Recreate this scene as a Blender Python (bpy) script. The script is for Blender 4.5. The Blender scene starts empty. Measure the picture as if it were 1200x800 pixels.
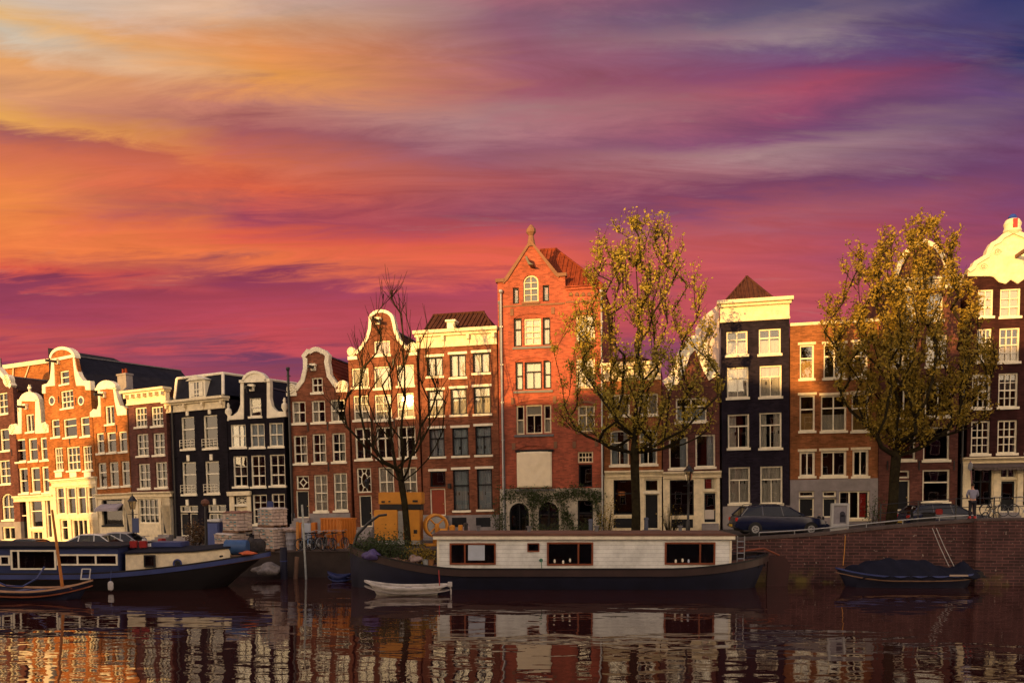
import bpy, bmesh, math, random
from mathutils import Vector, Matrix, Euler
random.seed(7)
C = bpy.context.scene.collection
sc = bpy.context.scene
R = math.radians
# ------------------------------------------------------------ camera
F = 1000.0; HOR = 570.0; PITCH = R(4.0); CH = 5.0
CY = HOR + F*math.tan(PITCH)
cam_d = bpy.data.cameras.new('camera'); cam = bpy.data.objects.new('camera', cam_d); C.objects.link(cam)
cam.location = (0, 0, CH); cam.rotation_euler = (R(90)-PITCH, 0, 0)
cam_d.sensor_width = 36; cam_d.lens = F/1200*36; cam_d.shift_y = (CY-400)/1200
cam_d.clip_start = .1; cam_d.clip_end = 2000
sc.camera = cam
# ------------------------------------------------------------ light and exposure
SUN_AZ = R(29.5); SUN_EL = R(5.7)      # the sun stands behind the viewer, to the left
sd = Vector((-math.sin(SUN_AZ)*math.cos(SUN_EL), -math.cos(SUN_AZ)*math.cos(SUN_EL), math.sin(SUN_EL)))
sl = bpy.data.lights.new('sun', 'SUN'); sl.energy = 5.0; sl.angle = R(.5); sl.color = (1.0, .53, .15)
so = bpy.data.objects.new('sun', sl); C.objects.link(so); so.rotation_euler = sd.to_track_quat('Z', 'Y').to_euler()
sc.view_settings.view_transform = 'Standard'; sc.view_settings.look = 'None'
sc.view_settings.exposure = 0.55; sc.view_settings.gamma = 1

def lin(c):
    return tuple((v/255/12.92 if v/255 <= .04045 else ((v/255+.055)/1.055)**2.4) for v in c)
def world():
    w = bpy.data.worlds.new('World'); sc.world = w; w.use_nodes = True
    nt = w.node_tree; N = nt.nodes; L = nt.links; N.clear()
    def node(t, **k):
        n = N.new(t)
        for a, b in k.items(): setattr(n, a, b)
        return n
    def mth(op, a, b=None, c=None, clamp=False):
        n = node('ShaderNodeMath', operation=op, use_clamp=clamp)
        for i, v in enumerate((a, b, c)):
            if v is None: continue
            if isinstance(v, (int, float)): n.inputs[i].default_value = v
            else: L.new(v, n.inputs[i])
        return n.outputs[0]
    def mr(v, a, b, c=0., d=1., smooth=True):
        n = node('ShaderNodeMapRange'); n.interpolation_type = 'SMOOTHSTEP' if smooth else 'LINEAR'
        L.new(v, n.inputs[0])
        for i, x in zip((1, 2, 3, 4), (a, b, c, d)): n.inputs[i].default_value = x
        return n.outputs[0]
    def mix(f, a, b, bt='MIX'):
        n = node('ShaderNodeMix', data_type='RGBA', blend_type=bt)
        for s, v in ((n.inputs[0], f), (n.inputs[6], a), (n.inputs[7], b)):
            if isinstance(v, (int, float)): s.default_value = v
            elif isinstance(v, tuple): s.default_value = (*v, 1)
            else: L.new(v, s)
        return n.outputs[2]
    tc = node('ShaderNodeTexCoord'); sx = node('ShaderNodeSeparateXYZ'); L.new(tc.outputs['Generated'], sx.inputs[0])
    x, y, z = sx.outputs
    hyp = mth('SQRT', mth('ADD', mth('MULTIPLY', x, x), mth('ADD', mth('MULTIPLY', y, y), 1e-6)))
    te = mth('DIVIDE', z, hyp)
    az = mth('ARCTAN2', x, y)
    # streaky cloud noise on a flat cloud layer overhead
    zz = mth('ADD', mth('MAXIMUM', z, 0.0), .14)
    cb = node('ShaderNodeCombineXYZ'); L.new(mth('DIVIDE', x, zz), cb.inputs[0]); L.new(mth('DIVIDE', y, zz), cb.inputs[1])
    def noise(sxx, syy, rot, detail, dist, seed, rough=.55):
        m = node('ShaderNodeMapping'); L.new(cb.outputs[0], m.inputs[0])
        m.inputs['Scale'].default_value = (sxx, syy, 1); m.inputs['Rotation'].default_value = (0, 0, rot); m.inputs['Location'].default_value = (seed, seed*.7, seed*.3)
        n = node('ShaderNodeTexNoise'); L.new(m.outputs[0], n.inputs['Vector'])
        n.inputs['Scale'].default_value = 1; n.inputs['Detail'].default_value = detail; n.inputs['Distortion'].default_value = dist
        n.inputs['Roughness'].default_value = rough
        return mth('SUBTRACT', n.outputs[0], .5)
    n1 = noise(.45, 1.3, R(12), 5, .6, 3.1)
    n2 = noise(1.1, 4.5, R(8), 7, .8, 9.4, .6)
    n3 = noise(2.4, 8.5, R(10), 9, .9, 5.2, .68); n4 = noise(.9, 2.9, R(-8), 9, .5, 17.3, .66)
    tw = mth('ADD', te, mth('MULTIPLY', n1, .06)); tw = mth('ADD', tw, mth('MULTIPLY', n2, .05)); tw = mth('ADD', tw, mth('MULTIPLY', n3, .05)); tw = mth('ADD', tw, mth('MULTIPLY', n4, .05))
    aw = mth('ADD', az, mth('MULTIPLY', n2, .25)); aw = mth('ADD', aw, mth('MULTIPLY', n1, .3))
    cols = {
     0:   [(0,(206,200,188)),(30,(236,190,130)),(52,(214,198,176)),(85,(238,168,100)),(120,(226,158,110)),(150,(246,176,86)),(166,(170,92,90)),(185,(216,112,78)),(215,(238,128,66)),(250,(244,138,62)),(300,(244,122,60)),(322,(232,88,66)),(338,(146,52,84)),(375,(160,54,84)),(410,(205,78,78)),(424,(196,68,80)),(436,(118,52,90)),(470,(150,66,86))],
     300: [(0,(220,186,160)),(40,(226,172,130)),(75,(236,150,84)),(110,(240,158,76)),(135,(200,124,104)),(165,(170,88,92)),(200,(226,112,68)),(235,(226,96,62)),(262,(160,62,86)),(285,(236,96,66)),(315,(246,116,62)),(332,(150,50,84)),(360,(180,60,80)),(395,(206,70,80)),(415,(200,68,80)),(428,(116,50,92)),(460,(170,64,84))],
     600: [(0,(180,104,114)),(40,(150,98,118)),(90,(160,92,110)),(120,(158,84,100)),(150,(176,126,126)),(190,(160,92,108)),(225,(176,84,92)),(255,(156,68,92)),(290,(226,84,74)),(312,(238,96,68)),(335,(176,60,82)),(380,(196,72,82)),(430,(150,62,90)),(470,(150,60,90))],
     900: [(0,(84,64,108)),(28,(96,84,116)),(52,(150,122,134)),(70,(120,86,122)),(95,(118,60,106)),(125,(168,70,96)),(165,(128,66,106)),(190,(176,134,136)),(215,(158,108,120)),(240,(122,60,100)),(270,(172,84,98)),(300,(196,78,86)),(350,(208,82,82)),(385,(190,68,84)),(405,(128,58,98)),(460,(150,66,96))],
     1200:[(0,(40,44,104)),(40,(60,60,112)),(75,(32,36,96)),(100,(70,64,116)),(140,(88,56,108)),(200,(110,58,104)),(250,(128,58,104)),(310,(148,58,100)),(360,(180,66,92)),(400,(130,56,100)),(460,(140,60,100))]}
    outs = []
    for px, stops in cols.items():
        u = (px-600)/1000; ca = math.cos(math.atan(u))
        r = node('ShaderNodeValToRGB'); L.new(mth('DIVIDE', tw, .75), r.inputs[0]); cr = r.color_ramp
        cr.interpolation = 'EASE' if False else 'LINEAR'
        st = sorted(((570-py)/1000*ca/.75, c) for py, c in stops)
        while len(cr.elements) < len(st): cr.elements.new(.5)
        for e, (p, c) in zip(cr.elements, st): e.position = max(0, min(1, p))
        for e, (p, c) in zip(cr.elements, st): e.color = (*lin(c), 1)
        outs.append(r.outputs[0])
    azs = [math.atan((px-600)/1000) for px in cols]
    c = outs[0]
    for i in range(4): c = mix(mr(aw, azs[i], azs[i+1], smooth=False), c, outs[i+1])
    c = mix(.05, c, (.27, .17, .19))
    # fine brightness streaks
    f = mth('ADD', 1.0, mth('ADD', mth('MULTIPLY', n3, .75), mth('MULTIPLY', n2, .3)))
    pale = mr(n4, .06, .26, 0, .58)          # thin grey-cream veils
    c = mix(pale, c, (.40, .31, .27)); dusk = mr(n4, -.06, -.28, 0, .55)
    c = mix(dusk, c, (.13, .055, .12))
    cf = node('ShaderNodeCombineXYZ')
    for i in range(3): L.new(f, cf.inputs[i])
    c = mix(1.0, c, cf.outputs[0], 'MULTIPLY')
    # behind the viewer: the bright side of the evening sky, round the low sun
    rb = node('ShaderNodeValToRGB'); L.new(mth('DIVIDE', tw, 1.6), rb.inputs[0]); cr = rb.color_ramp
    for p, col in ((0, (1.7,1.2,.72)), (.16, (1.6,1.15,.76)), (.34, (.66,.52,.46)), (.8, (.30,.27,.34))):
        e = cr.elements.new(p); e.color = (*col, 1)
    cr.elements.remove(cr.elements[-1]); cr.elements.remove(cr.elements[0])
    dn = node('ShaderNodeVectorMath', operation='DOT_PRODUCT'); L.new(tc.outputs['Generated'], dn.inputs[0]); dn.inputs[1].default_value = sd
    glow = mth('POWER', mth('MAXIMUM', dn.outputs['Value'], 0.), 18.)
    back = mix(glow, rb.outputs[0], (3.2, 2.1, 1.05))
    bf = mr(mth('ABSOLUTE', az), R(50), R(110))
    cb2 = node('ShaderNodeBackground'); L.new(mix(bf, c, back), cb2.inputs[0])
    L.new(mr(bf, 0, 1, .66, BACK), cb2.inputs[1])
    sky = node('ShaderNodeTexSky', sky_type='NISHITA'); sky.sun_disc = False; sky.sun_elevation = SUN_EL
    sky.sun_rotation = math.atan2(sd.x, sd.y)
    bs = node('ShaderNodeBackground'); L.new(sky.outputs[0], bs.inputs[0]); bs.inputs[1].default_value = .06
    # the cloud cover is nearly closed: a little clear sky shows through it
    ms = node('ShaderNodeMixShader'); ms.inputs[0].default_value = .95
    L.new(bs.outputs[0], ms.inputs[1]); L.new(cb2.outputs[0], ms.inputs[2])
    o = node('ShaderNodeOutputWorld'); L.new(ms.outputs[0], o.inputs[0])
BACK = 1.05
world()
# ------------------------------------------------------------ materials
MATS = {}
TRANSL = ('spring_leaf', 'olive_leaf', 'green_leaf')
def mat(name, col, rough=.7, var=.2, scale=2.0, bump=0., metal=0., spec=.4, kind=None, col2=None, emit=0., fine=0):
    if name in MATS: return MATS[name]
    m = bpy.data.materials.new(name); m.use_nodes = True; MATS[name] = m
    nt = m.node_tree; N = nt.nodes; L = nt.links; b = N['Principled BSDF']
    b.inputs['Roughness'].default_value = rough; b.inputs['Metallic'].default_value = metal; b.inputs['Specular IOR Level'].default_value = spec
    tc = N.new('ShaderNodeTexCoord'); out = tc.outputs['Object']
    no = N.new('ShaderNodeTexNoise'); L.new(out, no.inputs['Vector']); no.inputs['Scale'].default_value = scale*(4 if name in TRANSL else 1); no.inputs['Detail'].default_value = 8; no.inputs['Roughness'].default_value = .65
    rp = N.new('ShaderNodeValToRGB'); L.new(no.outputs[0], rp.inputs[0])
    rp.color_ramp.elements[0].position = .3; rp.color_ramp.elements[1].position = .7
    a = tuple(max(0, v*(1-var)) for v in col); c2 = col2 if col2 else tuple(min(1, v*(1+var)) for v in col)
    rp.color_ramp.elements[0].color = (*a, 1); rp.color_ramp.elements[1].color = (*c2, 1)
    cur = rp.outputs[0]; h = no.outputs[0]
    def mixn(f, x, y, bt='MIX'):
        n = N.new('ShaderNodeMix'); n.data_type = 'RGBA'; n.blend_type = bt
        for s, v in ((n.inputs[0], f), (n.inputs[6], x), (n.inputs[7], y)):
            if isinstance(v, (int, float)): s.default_value = v
            elif isinstance(v, tuple): s.default_value = (*v, 1)
            else: L.new(v, s)
        return n.outputs[2]
    if kind in ('brick', 'quay'):
        sp = N.new('ShaderNodeSeparateXYZ'); L.new(out, sp.inputs[0]); cb = N.new('ShaderNodeCombineXYZ')
        ad = N.new('ShaderNodeMath'); ad.operation = 'ADD'; L.new(sp.outputs[0], ad.inputs[0]); L.new(sp.outputs[1], ad.inputs[1])
        L.new(ad.outputs[0], cb.inputs[0]); L.new(sp.outputs[2], cb.inputs[1])
        br = N.new('ShaderNodeTexBrick'); L.new(cb.outputs[0], br.inputs['Vector']); br.inputs['Scale'].default_value = 1
        k = 1.25 if kind == 'brick' else 2.3
        br.inputs['Brick Width'].default_value = .22*k; br.inputs['Row Height'].default_value = .07*k; br.inputs['Mortar Size'].default_value = .008*k
        br.inputs['Color1'].default_value = (.62, .62, .62, 1); br.inputs['Color2'].default_value = (1.25, 1.2, 1.2, 1); br.inputs['Mortar'].default_value = (.95, 1.0, 1.05, 1) if kind == 'brick' else (2.3, 2.1, 2.0, 1)
        cur = mixn(1., cur, br.outputs[0], 'MULTIPLY')
        n2 = N.new('ShaderNodeTexNoise'); mp = N.new('ShaderNodeMapping'); mp.inputs['Scale'].default_value = (1, 1, .22); L.new(out, mp.inputs[0]); L.new(mp.outputs[0], n2.inputs['Vector'])
        n2.inputs['Scale'].default_value = 1.1; n2.inputs['Detail'].default_value = 6
        r2 = N.new('ShaderNodeValToRGB'); L.new(n2.outputs[0], r2.inputs[0]); r2.color_ramp.elements[0].position = .32; r2.color_ramp.elements[1].position = .68
        r2.color_ramp.elements[0].color = (.66, .66, .68, 1); r2.color_ramp.elements[1].color = (1.12, 1.1, 1.08, 1)
        cur = mixn(1., cur, r2.outputs[0], 'MULTIPLY')
        if kind == 'quay':
            vz = N.new('ShaderNodeMapRange'); L.new(sp.outputs[2], vz.inputs[0]); vz.inputs[1].default_value = .9; vz.inputs[2].default_value = .1
            n3 = N.new('ShaderNodeTexNoise'); L.new(out, n3.inputs['Vector']); n3.inputs['Scale'].default_value = .9; n3.inputs['Detail'].default_value = 9
            r3 = N.new('ShaderNodeValToRGB'); L.new(n3.outputs[0], r3.inputs[0]); r3.color_ramp.elements[0].position = .45; r3.color_ramp.elements[1].position = .62
            mm = N.new('ShaderNodeMath'); mm.operation = 'MULTIPLY'; L.new(vz.outputs[0], mm.inputs[0]); L.new(r3.outputs[0], mm.inputs[1])
            cur = mixn(mm.outputs[0], cur, (.16, .12, .03))
            n4 = N.new('ShaderNodeTexNoise'); L.new(out, n4.inputs['Vector']); n4.inputs['Scale'].default_value = 5.5; n4.inputs['Detail'].default_value = 4
            r4 = N.new('ShaderNodeValToRGB'); L.new(n4.outputs[0], r4.inputs[0]); r4.color_ramp.elements[0].position = .66; r4.color_ramp.elements[1].position = .76
            cur = mixn(r4.outputs[0], cur, (.3, .24, .2))
    if kind == 'tile':
        wv = N.new('ShaderNodeTexWave'); wv.wave_type = 'BANDS'; wv.bands_direction = 'X'; L.new(out, wv.inputs['Vector']); wv.inputs['Scale'].default_value = 1.25; wv.inputs['Distortion'].default_value = .5
        w2 = N.new('ShaderNodeTexWave'); w2.wave_type = 'BANDS'; w2.bands_direction = 'Z'; w2.wave_profile = 'SAW'; L.new(out, w2.inputs['Vector']); w2.inputs['Scale'].default_value = 1.1
        ad = N.new('ShaderNodeMath'); ad.operation = 'ADD'; L.new(wv.outputs[1], ad.inputs[0]); L.new(w2.outputs[1], ad.inputs[1]); h = ad.outputs[0]
    if kind == 'ribbed':
        wv = N.new('ShaderNodeTexWave'); wv.wave_type = 'BANDS'; wv.bands_direction = 'Z'; wv.wave_profile = 'SAW'; L.new(out, wv.inputs['Vector']); wv.inputs['Scale'].default_value = 1.6; h = wv.outputs[1]
        r5 = N.new('ShaderNodeValToRGB'); L.new(wv.outputs[1], r5.inputs[0]); r5.color_ramp.elements[0].color = (.45, .45, .45, 1); r5.color_ramp.elements[1].position = .12
        cur = mixn(1., cur, r5.outputs[0], 'MULTIPLY')
    L.new(cur, b.inputs['Base Color'])
    if name in TRANSL:
        tr = N.new('ShaderNodeBsdfTranslucent'); L.new(cur, tr.inputs[0]); mx = N.new('ShaderNodeMixShader'); mx.inputs[0].default_value = .3; L.new(b.outputs[0], mx.inputs[1]); L.new(tr.outputs[0], mx.inputs[2]); L.new(mx.outputs[0], N['Material Output'].inputs[0])
    if bump:
        bp = N.new('ShaderNodeBump'); bp.inputs['Strength'].default_value = bump; bp.inputs['Distance'].default_value = .05
        L.new(h, bp.inputs['Height']); L.new(bp.outputs[0], b.inputs['Normal'])
    if emit:
        b.inputs['Emission Color'].default_value = (*col, 1); b.inputs['Emission Strength'].default_value = emit
    return m
def glass_mat(name, tint, refl=.1, rough=.006, seed=0):
    m = bpy.data.materials.new(name); m.use_nodes = True; nt = m.node_tree; N = nt.nodes; L = nt.links
    N.remove(N['Principled BSDF']); o = N['Material Output']
    t = N.new('ShaderNodeBsdfTransparent'); t.inputs[0].default_value = (*tint, 1)
    g = N.new('ShaderNodeBsdfGlossy'); g.inputs['Roughness'].default_value = rough; g.inputs[0].default_value = (1, 1, 1, 1)
    fr = N.new('ShaderNodeFresnel'); fr.inputs[0].default_value = 1.5
    ad = N.new('ShaderNodeMath'); ad.operation = 'ADD'; L.new(fr.outputs[0], ad.inputs[0]); ad.inputs[1].default_value = refl; ad.use_clamp = True
    tc = N.new('ShaderNodeTexCoord'); no = N.new('ShaderNodeTexNoise'); L.new(tc.outputs['Object'], no.inputs['Vector']); no.inputs['Scale'].default_value = 1.3; no.inputs['Detail'].default_value = 1
    bp = N.new('ShaderNodeBump'); bp.inputs['Strength'].default_value = .12; bp.inputs['Distance'].default_value = .01; L.new(no.outputs[0], bp.inputs['Height']); L.new(bp.outputs[0], g.inputs['Normal'])
    mx = N.new('ShaderNodeMixShader'); L.new(ad.outputs[0], mx.inputs[0]); L.new(t.outputs[0], mx.inputs[1]); L.new(g.outputs[0], mx.inputs[2]); L.new(mx.outputs[0], o.inputs[0])
    return m
GLASS = glass_mat('window_glass', (.9, .92, .92), .05)
GLASSD = glass_mat('dark_glass', (.3, .33, .38), .06)
CREAM = mat('cream_paint', (.72, .62, .42), .6, .2, 3, .15)
WHITE = mat('white_paint', (.78, .72, .56), .55, .18, 3, .1)
GREYST = mat('grey_stone', (.23, .21, .21), .85, .25, 1.5, .3)
CONC = mat('concrete', (.22, .2, .21), .9, .3, .9, .3)
BORANGE = mat('orange_brick', (.34, .13, .04), .9, .28, 1.2, .2, kind='brick', spec=.1)
BBROWN = mat('brown_brick', (.12, .048, .038), .85, .22, 1.2, .2, kind='brick', spec=.15)
BMID = mat('warm_brown_brick', (.21, .08, .045), .9, .28, 1.2, .2, kind='brick', spec=.08)
BPURP = mat('purple_brick', (.17, .085, .08), .85, .22, 1.2, .2, kind='brick')
BRED = mat('red_brick', (.34, .085, .045), .85, .22, 1.2, .2, kind='brick')
BDARK = mat('black_painted_brick', (.014, .012, .017), .9, .25, 1.2, .15, kind='brick', spec=.08)
BNAVY = mat('navy_painted_brick', (.02, .016, .026), .9, .25, 1.2, .15, kind='brick', spec=.08)
BDKBR = mat('dark_brown_brick', (.045, .017, .016), .9, .25, 1.2, .15, kind='brick', spec=.08)
BLTOR = mat('light_orange_brick', (.27, .11, .045), .9, .28, 1.2, .2, kind='brick', spec=.1)
SIDEW = mat('side_plaster', (.5, .42, .38), .9, .3, .8, .3)
TILE = mat('roof_tile', (.075, .03, .02), .9, .35, 1.6, .9, kind='tile', spec=.08)
TILER = mat('red_roof_tile', (.19, .04, .018), .9, .35, 1.6, .9, kind='tile', spec=.08)
SLATE = mat('slate', (.014, .015, .024), .85, .3, 2, .4, spec=.12)
CURT = mat('curtain_cloth', (.52, .47, .42), .9, .08, 2)
CURTB = mat('grey_curtain_cloth', (.42, .47, .54), .9, .1, 2)
CURTO = mat('ochre_curtain_cloth', (.45, .28, .1), .9, .2, 2)
DARKP = mat('dark_paint', (.012, .013, .017), .55, .2, 2, spec=.15)
ROOM = mat('room_shade_plaster', (.03, .022, .02), .95, .3, .7)  # near-black: the darkness of the unlit rooms is put into this colour
REDP = mat('red_brown_door_paint', (.24, .035, .015), .4, .15, 2)
LEAD = mat('lead', (.12, .12, .13), .6, .2, 2)
IRON = mat('black_iron', (.015, .015, .018), .4, .2, 3)
STEEL = mat('galvanised_steel', (.35, .36, .37), .4, .15, 3, metal=.6)
BRASS = mat('brass', (.6, .4, .12), .3, .1, 3, metal=1.)
WOOD = mat('weathered_wood', (.16, .09, .055), .8, .3, 3, .3)
WOODR = mat('varnished_wood', (.2, .055, .022), .4, .3, 3, .1)
BARK = mat('bark', (.016, .011, .009), 1., .4, 3, .8, col2=(.035, .03, .015), spec=.03)
RUBBER = mat('rubber', (.012, .012, .012), .8, .2, 3)
# ------------------------------------------------------------ mesh helper
class MB:
    def __init__(s): s.v = []; s.f = []
    def add(s, vs, fs):
        o = len(s.v); s.v += [tuple(v) for v in vs]; s.f += [tuple(i+o for i in f) for f in fs]; return s
    def box(s, x0, x1, y0, y1, z0, z1, M=None):
        vs = [Vector(p) for p in ((x0,y0,z0),(x1,y0,z0),(x1,y1,z0),(x0,y1,z0),(x0,y0,z1),(x1,y0,z1),(x1,y1,z1),(x0,y1,z1))]
        if M: vs = [M @ v for v in vs]
        return s.add(vs, [(0,3,2,1),(4,5,6,7),(0,1,5,4),(1,2,6,5),(2,3,7,6),(3,0,4,7)])
    def cbox(s, c, d, rz=0, rx=0, ry=0):
        return s.box(-d[0]/2, d[0]/2, -d[1]/2, d[1]/2, -d[2]/2, d[2]/2, Matrix.Translation(c) @ Euler((rx, ry, rz)).to_matrix().to_4x4())
    def prism(s, poly, y0, y1):       # polygon in x,z pushed along y
        n = len(poly); a = sum(poly[i][0]*poly[(i+1)%n][1]-poly[(i+1)%n][0]*poly[i][1] for i in range(n))
        if a < 0: poly = poly[::-1]
        vs = [(x, y0, z) for x, z in poly] + [(x, y1, z) for x, z in poly]
        return s.add(vs, [tuple(range(n)), tuple(range(2*n-1, n-1, -1))] + [(i, i+n, (i+1)%n+n, (i+1)%n) for i in range(n)])
    def prismz(s, poly, z0, z1):
        n = len(poly); a = sum(poly[i][0]*poly[(i+1)%n][1]-poly[(i+1)%n][0]*poly[i][1] for i in range(n))
        if a < 0: poly = poly[::-1]
        vs = [(x, y, z0) for x, y in poly] + [(x, y, z1) for x, y in poly]
        return s.add(vs, [tuple(range(n-1, -1, -1)), tuple(range(n, 2*n))] + [(i, (i+1)%n, (i+1)%n+n, i+n) for i in range(n)])
    def ring(s, poly, w, y0, y1, grow=.003):      # frame along a closed polygon, growing inward
        n = len(poly); a = sum(poly[i][0]*poly[(i+1)%n][1]-poly[(i+1)%n][0]*poly[i][1] for i in range(n))
        if a < 0: poly = poly[::-1]
        def off(d):
            r = []
            for i in range(n):
                p, q, t = Vector(poly[i-1]), Vector(poly[i]), Vector(poly[(i+1)%n])
                e1 = (q-p).normalized(); e2 = (t-q).normalized()
                n1 = Vector((-e1.y, e1.x)); n2 = Vector((-e2.y, e2.x)); m = (n1+n2)
                m = m.normalized() if m.length > 1e-6 else n1; k = max(.35, m.dot(n1)); r.append(q + m*d/k)
            return r
        o = off(-grow); i_ = off(w)
        vs = [(p.x, y0, p.y) for p in o]+[(p.x, y0, p.y) for p in i_]+[(p.x, y1, p.y) for p in o]+[(p.x, y1, p.y) for p in i_]
        fs = []
        for i in range(n):
            j = (i+1) % n
            fs += [(i, j, j+n, i+n), (i+2*n, i+3*n, j+3*n, j+2*n), (i+n, j+n, j+3*n, i+3*n), (i, i+2*n, j+2*n, j)]
        return s.add(vs, fs)
    def ribbon(s, pts, up, dn, y0, y1):        # moulding along an open polyline in x,z
        n = len(pts); o = []; q = []
        for i in range(n):
            p = Vector(pts[i]); a = Vector(pts[max(0, i-1)]); b = Vector(pts[min(n-1, i+1)])
            t = (b-a).normalized(); m = Vector((-t.y, t.x)); o.append(p+m*up); q.append(p-m*dn)
        vs = [(p.x, y0, p.y) for p in o]+[(p.x, y0, p.y) for p in q]+[(p.x, y1, p.y) for p in o]+[(p.x, y1, p.y) for p in q]
        fs = []
        for i in range(n-1):
            j = i+1; fs += [(i, i+n, j+n, j), (i+2*n, j+2*n, j+3*n, i+3*n), (i, j, j+2*n, i+2*n), (i+n, i+3*n, j+3*n, j+n)]
        fs += [(0, 2*n, 3*n, n), (n-1, 2*n-1, 4*n-1, 3*n-1)]
        return s.add(vs, fs)
    def tube(s, pts, r, n=8, caps=True):
        pts = [Vector(p) for p in pts]; m = len(pts)
        rr = r if isinstance(r, (list, tuple)) else [r]*m
        d = (pts[1]-pts[0]).normalized(); u = d.orthogonal().normalized(); o = len(s.v)
        for i in range(m):
            d = (pts[min(m-1, i+1)]-pts[max(0, i-1)]).normalized()
            u = (u - d*u.dot(d)); u = u.normalized() if u.length > 1e-5 else d.orthogonal().normalized(); w = d.cross(u)
            for k in range(n):
                a = 2*math.pi*k/n; s.v.append(tuple(pts[i]+(u*math.cos(a)+w*math.sin(a))*rr[i]))
        for i in range(m-1):
            for k in range(n):
                a = o+i*n+k; b = o+i*n+(k+1) % n; s.f.append((a, b, b+n, a+n))
        if caps: s.f.append(tuple(o+k for k in range(n-1, -1, -1))); s.f.append(tuple(o+(m-1)*n+k for k in range(n)))
        return s
    def lathe(s, prof, c=(0, 0, 0), n=16, axis='z'):
        o = len(s.v)
        for r, z in prof:
            for k in range(n):
                a = 2*math.pi*k/n; p = (r*math.cos(a), r*math.sin(a), z)
                if axis == 'y': p = (p[0], p[2], p[1])
                if axis == 'x': p = (p[2], p[0], p[1])
                s.v.append((c[0]+p[0], c[1]+p[1], c[2]+p[2]))
        for i in range(len(prof)-1):
            for k in range(n):
                a = o+i*n+k; b = o+i*n+(k+1) % n; s.f.append((a, b, b+n, a+n))
        s.f.append(tuple(o+k for k in range(n-1, -1, -1))); s.f.append(tuple(o+(len(prof)-1)*n+k for k in range(n)))
        return s
    def torus(s, c, R_, r, n=24, m=6, axis='y'):
        o = len(s.v)
        for i in range(n):
            a = 2*math.pi*i/n
            for k in range(m):
                b = 2*math.pi*k/m; q = R_+r*math.cos(b); p = (q*math.cos(a), r*math.sin(b), q*math.sin(a))
                if axis == 'z': p = (p[0], p[2], p[1])
                s.v.append((c[0]+p[0], c[1]+p[1], c[2]+p[2]))
        for i in range(n):
            for k in range(m):
                s.f.append((o+i*m+k, o+i*m+(k+1)%m, o+((i+1)%n)*m+(k+1)%m, o+((i+1)%n)*m+k))
        return s
    def build(s, name, m, parent=None, smooth=False, bevel=0., M=None):
        me = bpy.data.meshes.new(name); me.from_pydata(s.v, [], s.f)
        if M: me.transform(M)
        bm = bmesh.new(); bm.from_mesh(me); bmesh.ops.recalc_face_normals(bm, faces=bm.faces)
        if bevel:
            es = [e for e in bm.edges if len(e.link_faces) == 2 and e.calc_face_angle(0) > .5]
            bmesh.ops.bevel(bm, geom=es, offset=bevel, segments=2, affect='EDGES', clamp_overlap=True)
        bm.to_mesh(me); bm.free()
        me.materials.append(m)
        if smooth:
            me.polygons.foreach_set('use_smooth', [True]*len(me.polygons)); me.set_sharp_from_angle(angle=R(40))
        o = bpy.data.objects.new(name, me); C.objects.link(o)
        if parent: o.parent = parent
        return o
def tag(o, label=None, cat=None, group=None, kind=None):
    if label: o['label'] = label
    if cat: o['category'] = cat
    if group: o['group'] = group
    if kind: o['kind'] = kind
    return o
def empty(name, loc, rot=(0, 0, 0), label=None, cat=None, group=None):
    o = bpy.data.objects.new(name, None); C.objects.link(o); o.location = loc; o.rotation_euler = rot
    o.empty_display_size = .3
    return tag(o, label, cat, group)
KIDS = {}
def copy_tree(o, parent=None):
    c = o.copy(); C.objects.link(c); c.parent = parent
    for ch in [q for q in C.objects if q.parent == o]: copy_tree(ch, c)
    return c
# ------------------------------------------------------------ pixel (1200x800) to ray
Fd = Vector((0, math.cos(PITCH), -math.sin(PITCH))); Ud = Vector((0, math.sin(PITCH), math.cos(PITCH))); Xd = Vector((1, 0, 0))
CAM = Vector((0, 0, CH))
def ray(px, py): return (Fd*F + Xd*(px-600) + Ud*(CY-py))
def atY(px, py, Y):
    d = ray(px, py); return CAM + d*(Y/d.y)
def X_of(px, Y, z): return (px-600)*(Y*math.cos(PITCH)+(CH-z)*math.sin(PITCH))/F
def g(X):
    P = [(-90, .3), (-45, .35), (-28, .6), (-20, 1.05), (-14, 1.42), (0, 1.7), (8, 1.95), (13, 2.35), (19, 2.7), (24, 2.9), (30, 3.0), (90, 3.05)]
    if X <= P[0][0]: return P[0][1]
    for (a, b), (c, d) in zip(P, P[1:]):
        if X <= c: t = (X-a)/(c-a); return b+(d-b)*t
    return P[-1][1]
def qtop(X):
    t = max(0., min(1., (X-14)/10)); return g(X)+.05+.42*t*t*(3-2*t)
def quayY(X): return 46.0 - .1*X
def ground(px, Y):
    z = 2.
    for _ in range(4): X = X_of(px, Y, z); z = g(X)
    return Vector((X, Y, z))
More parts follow.
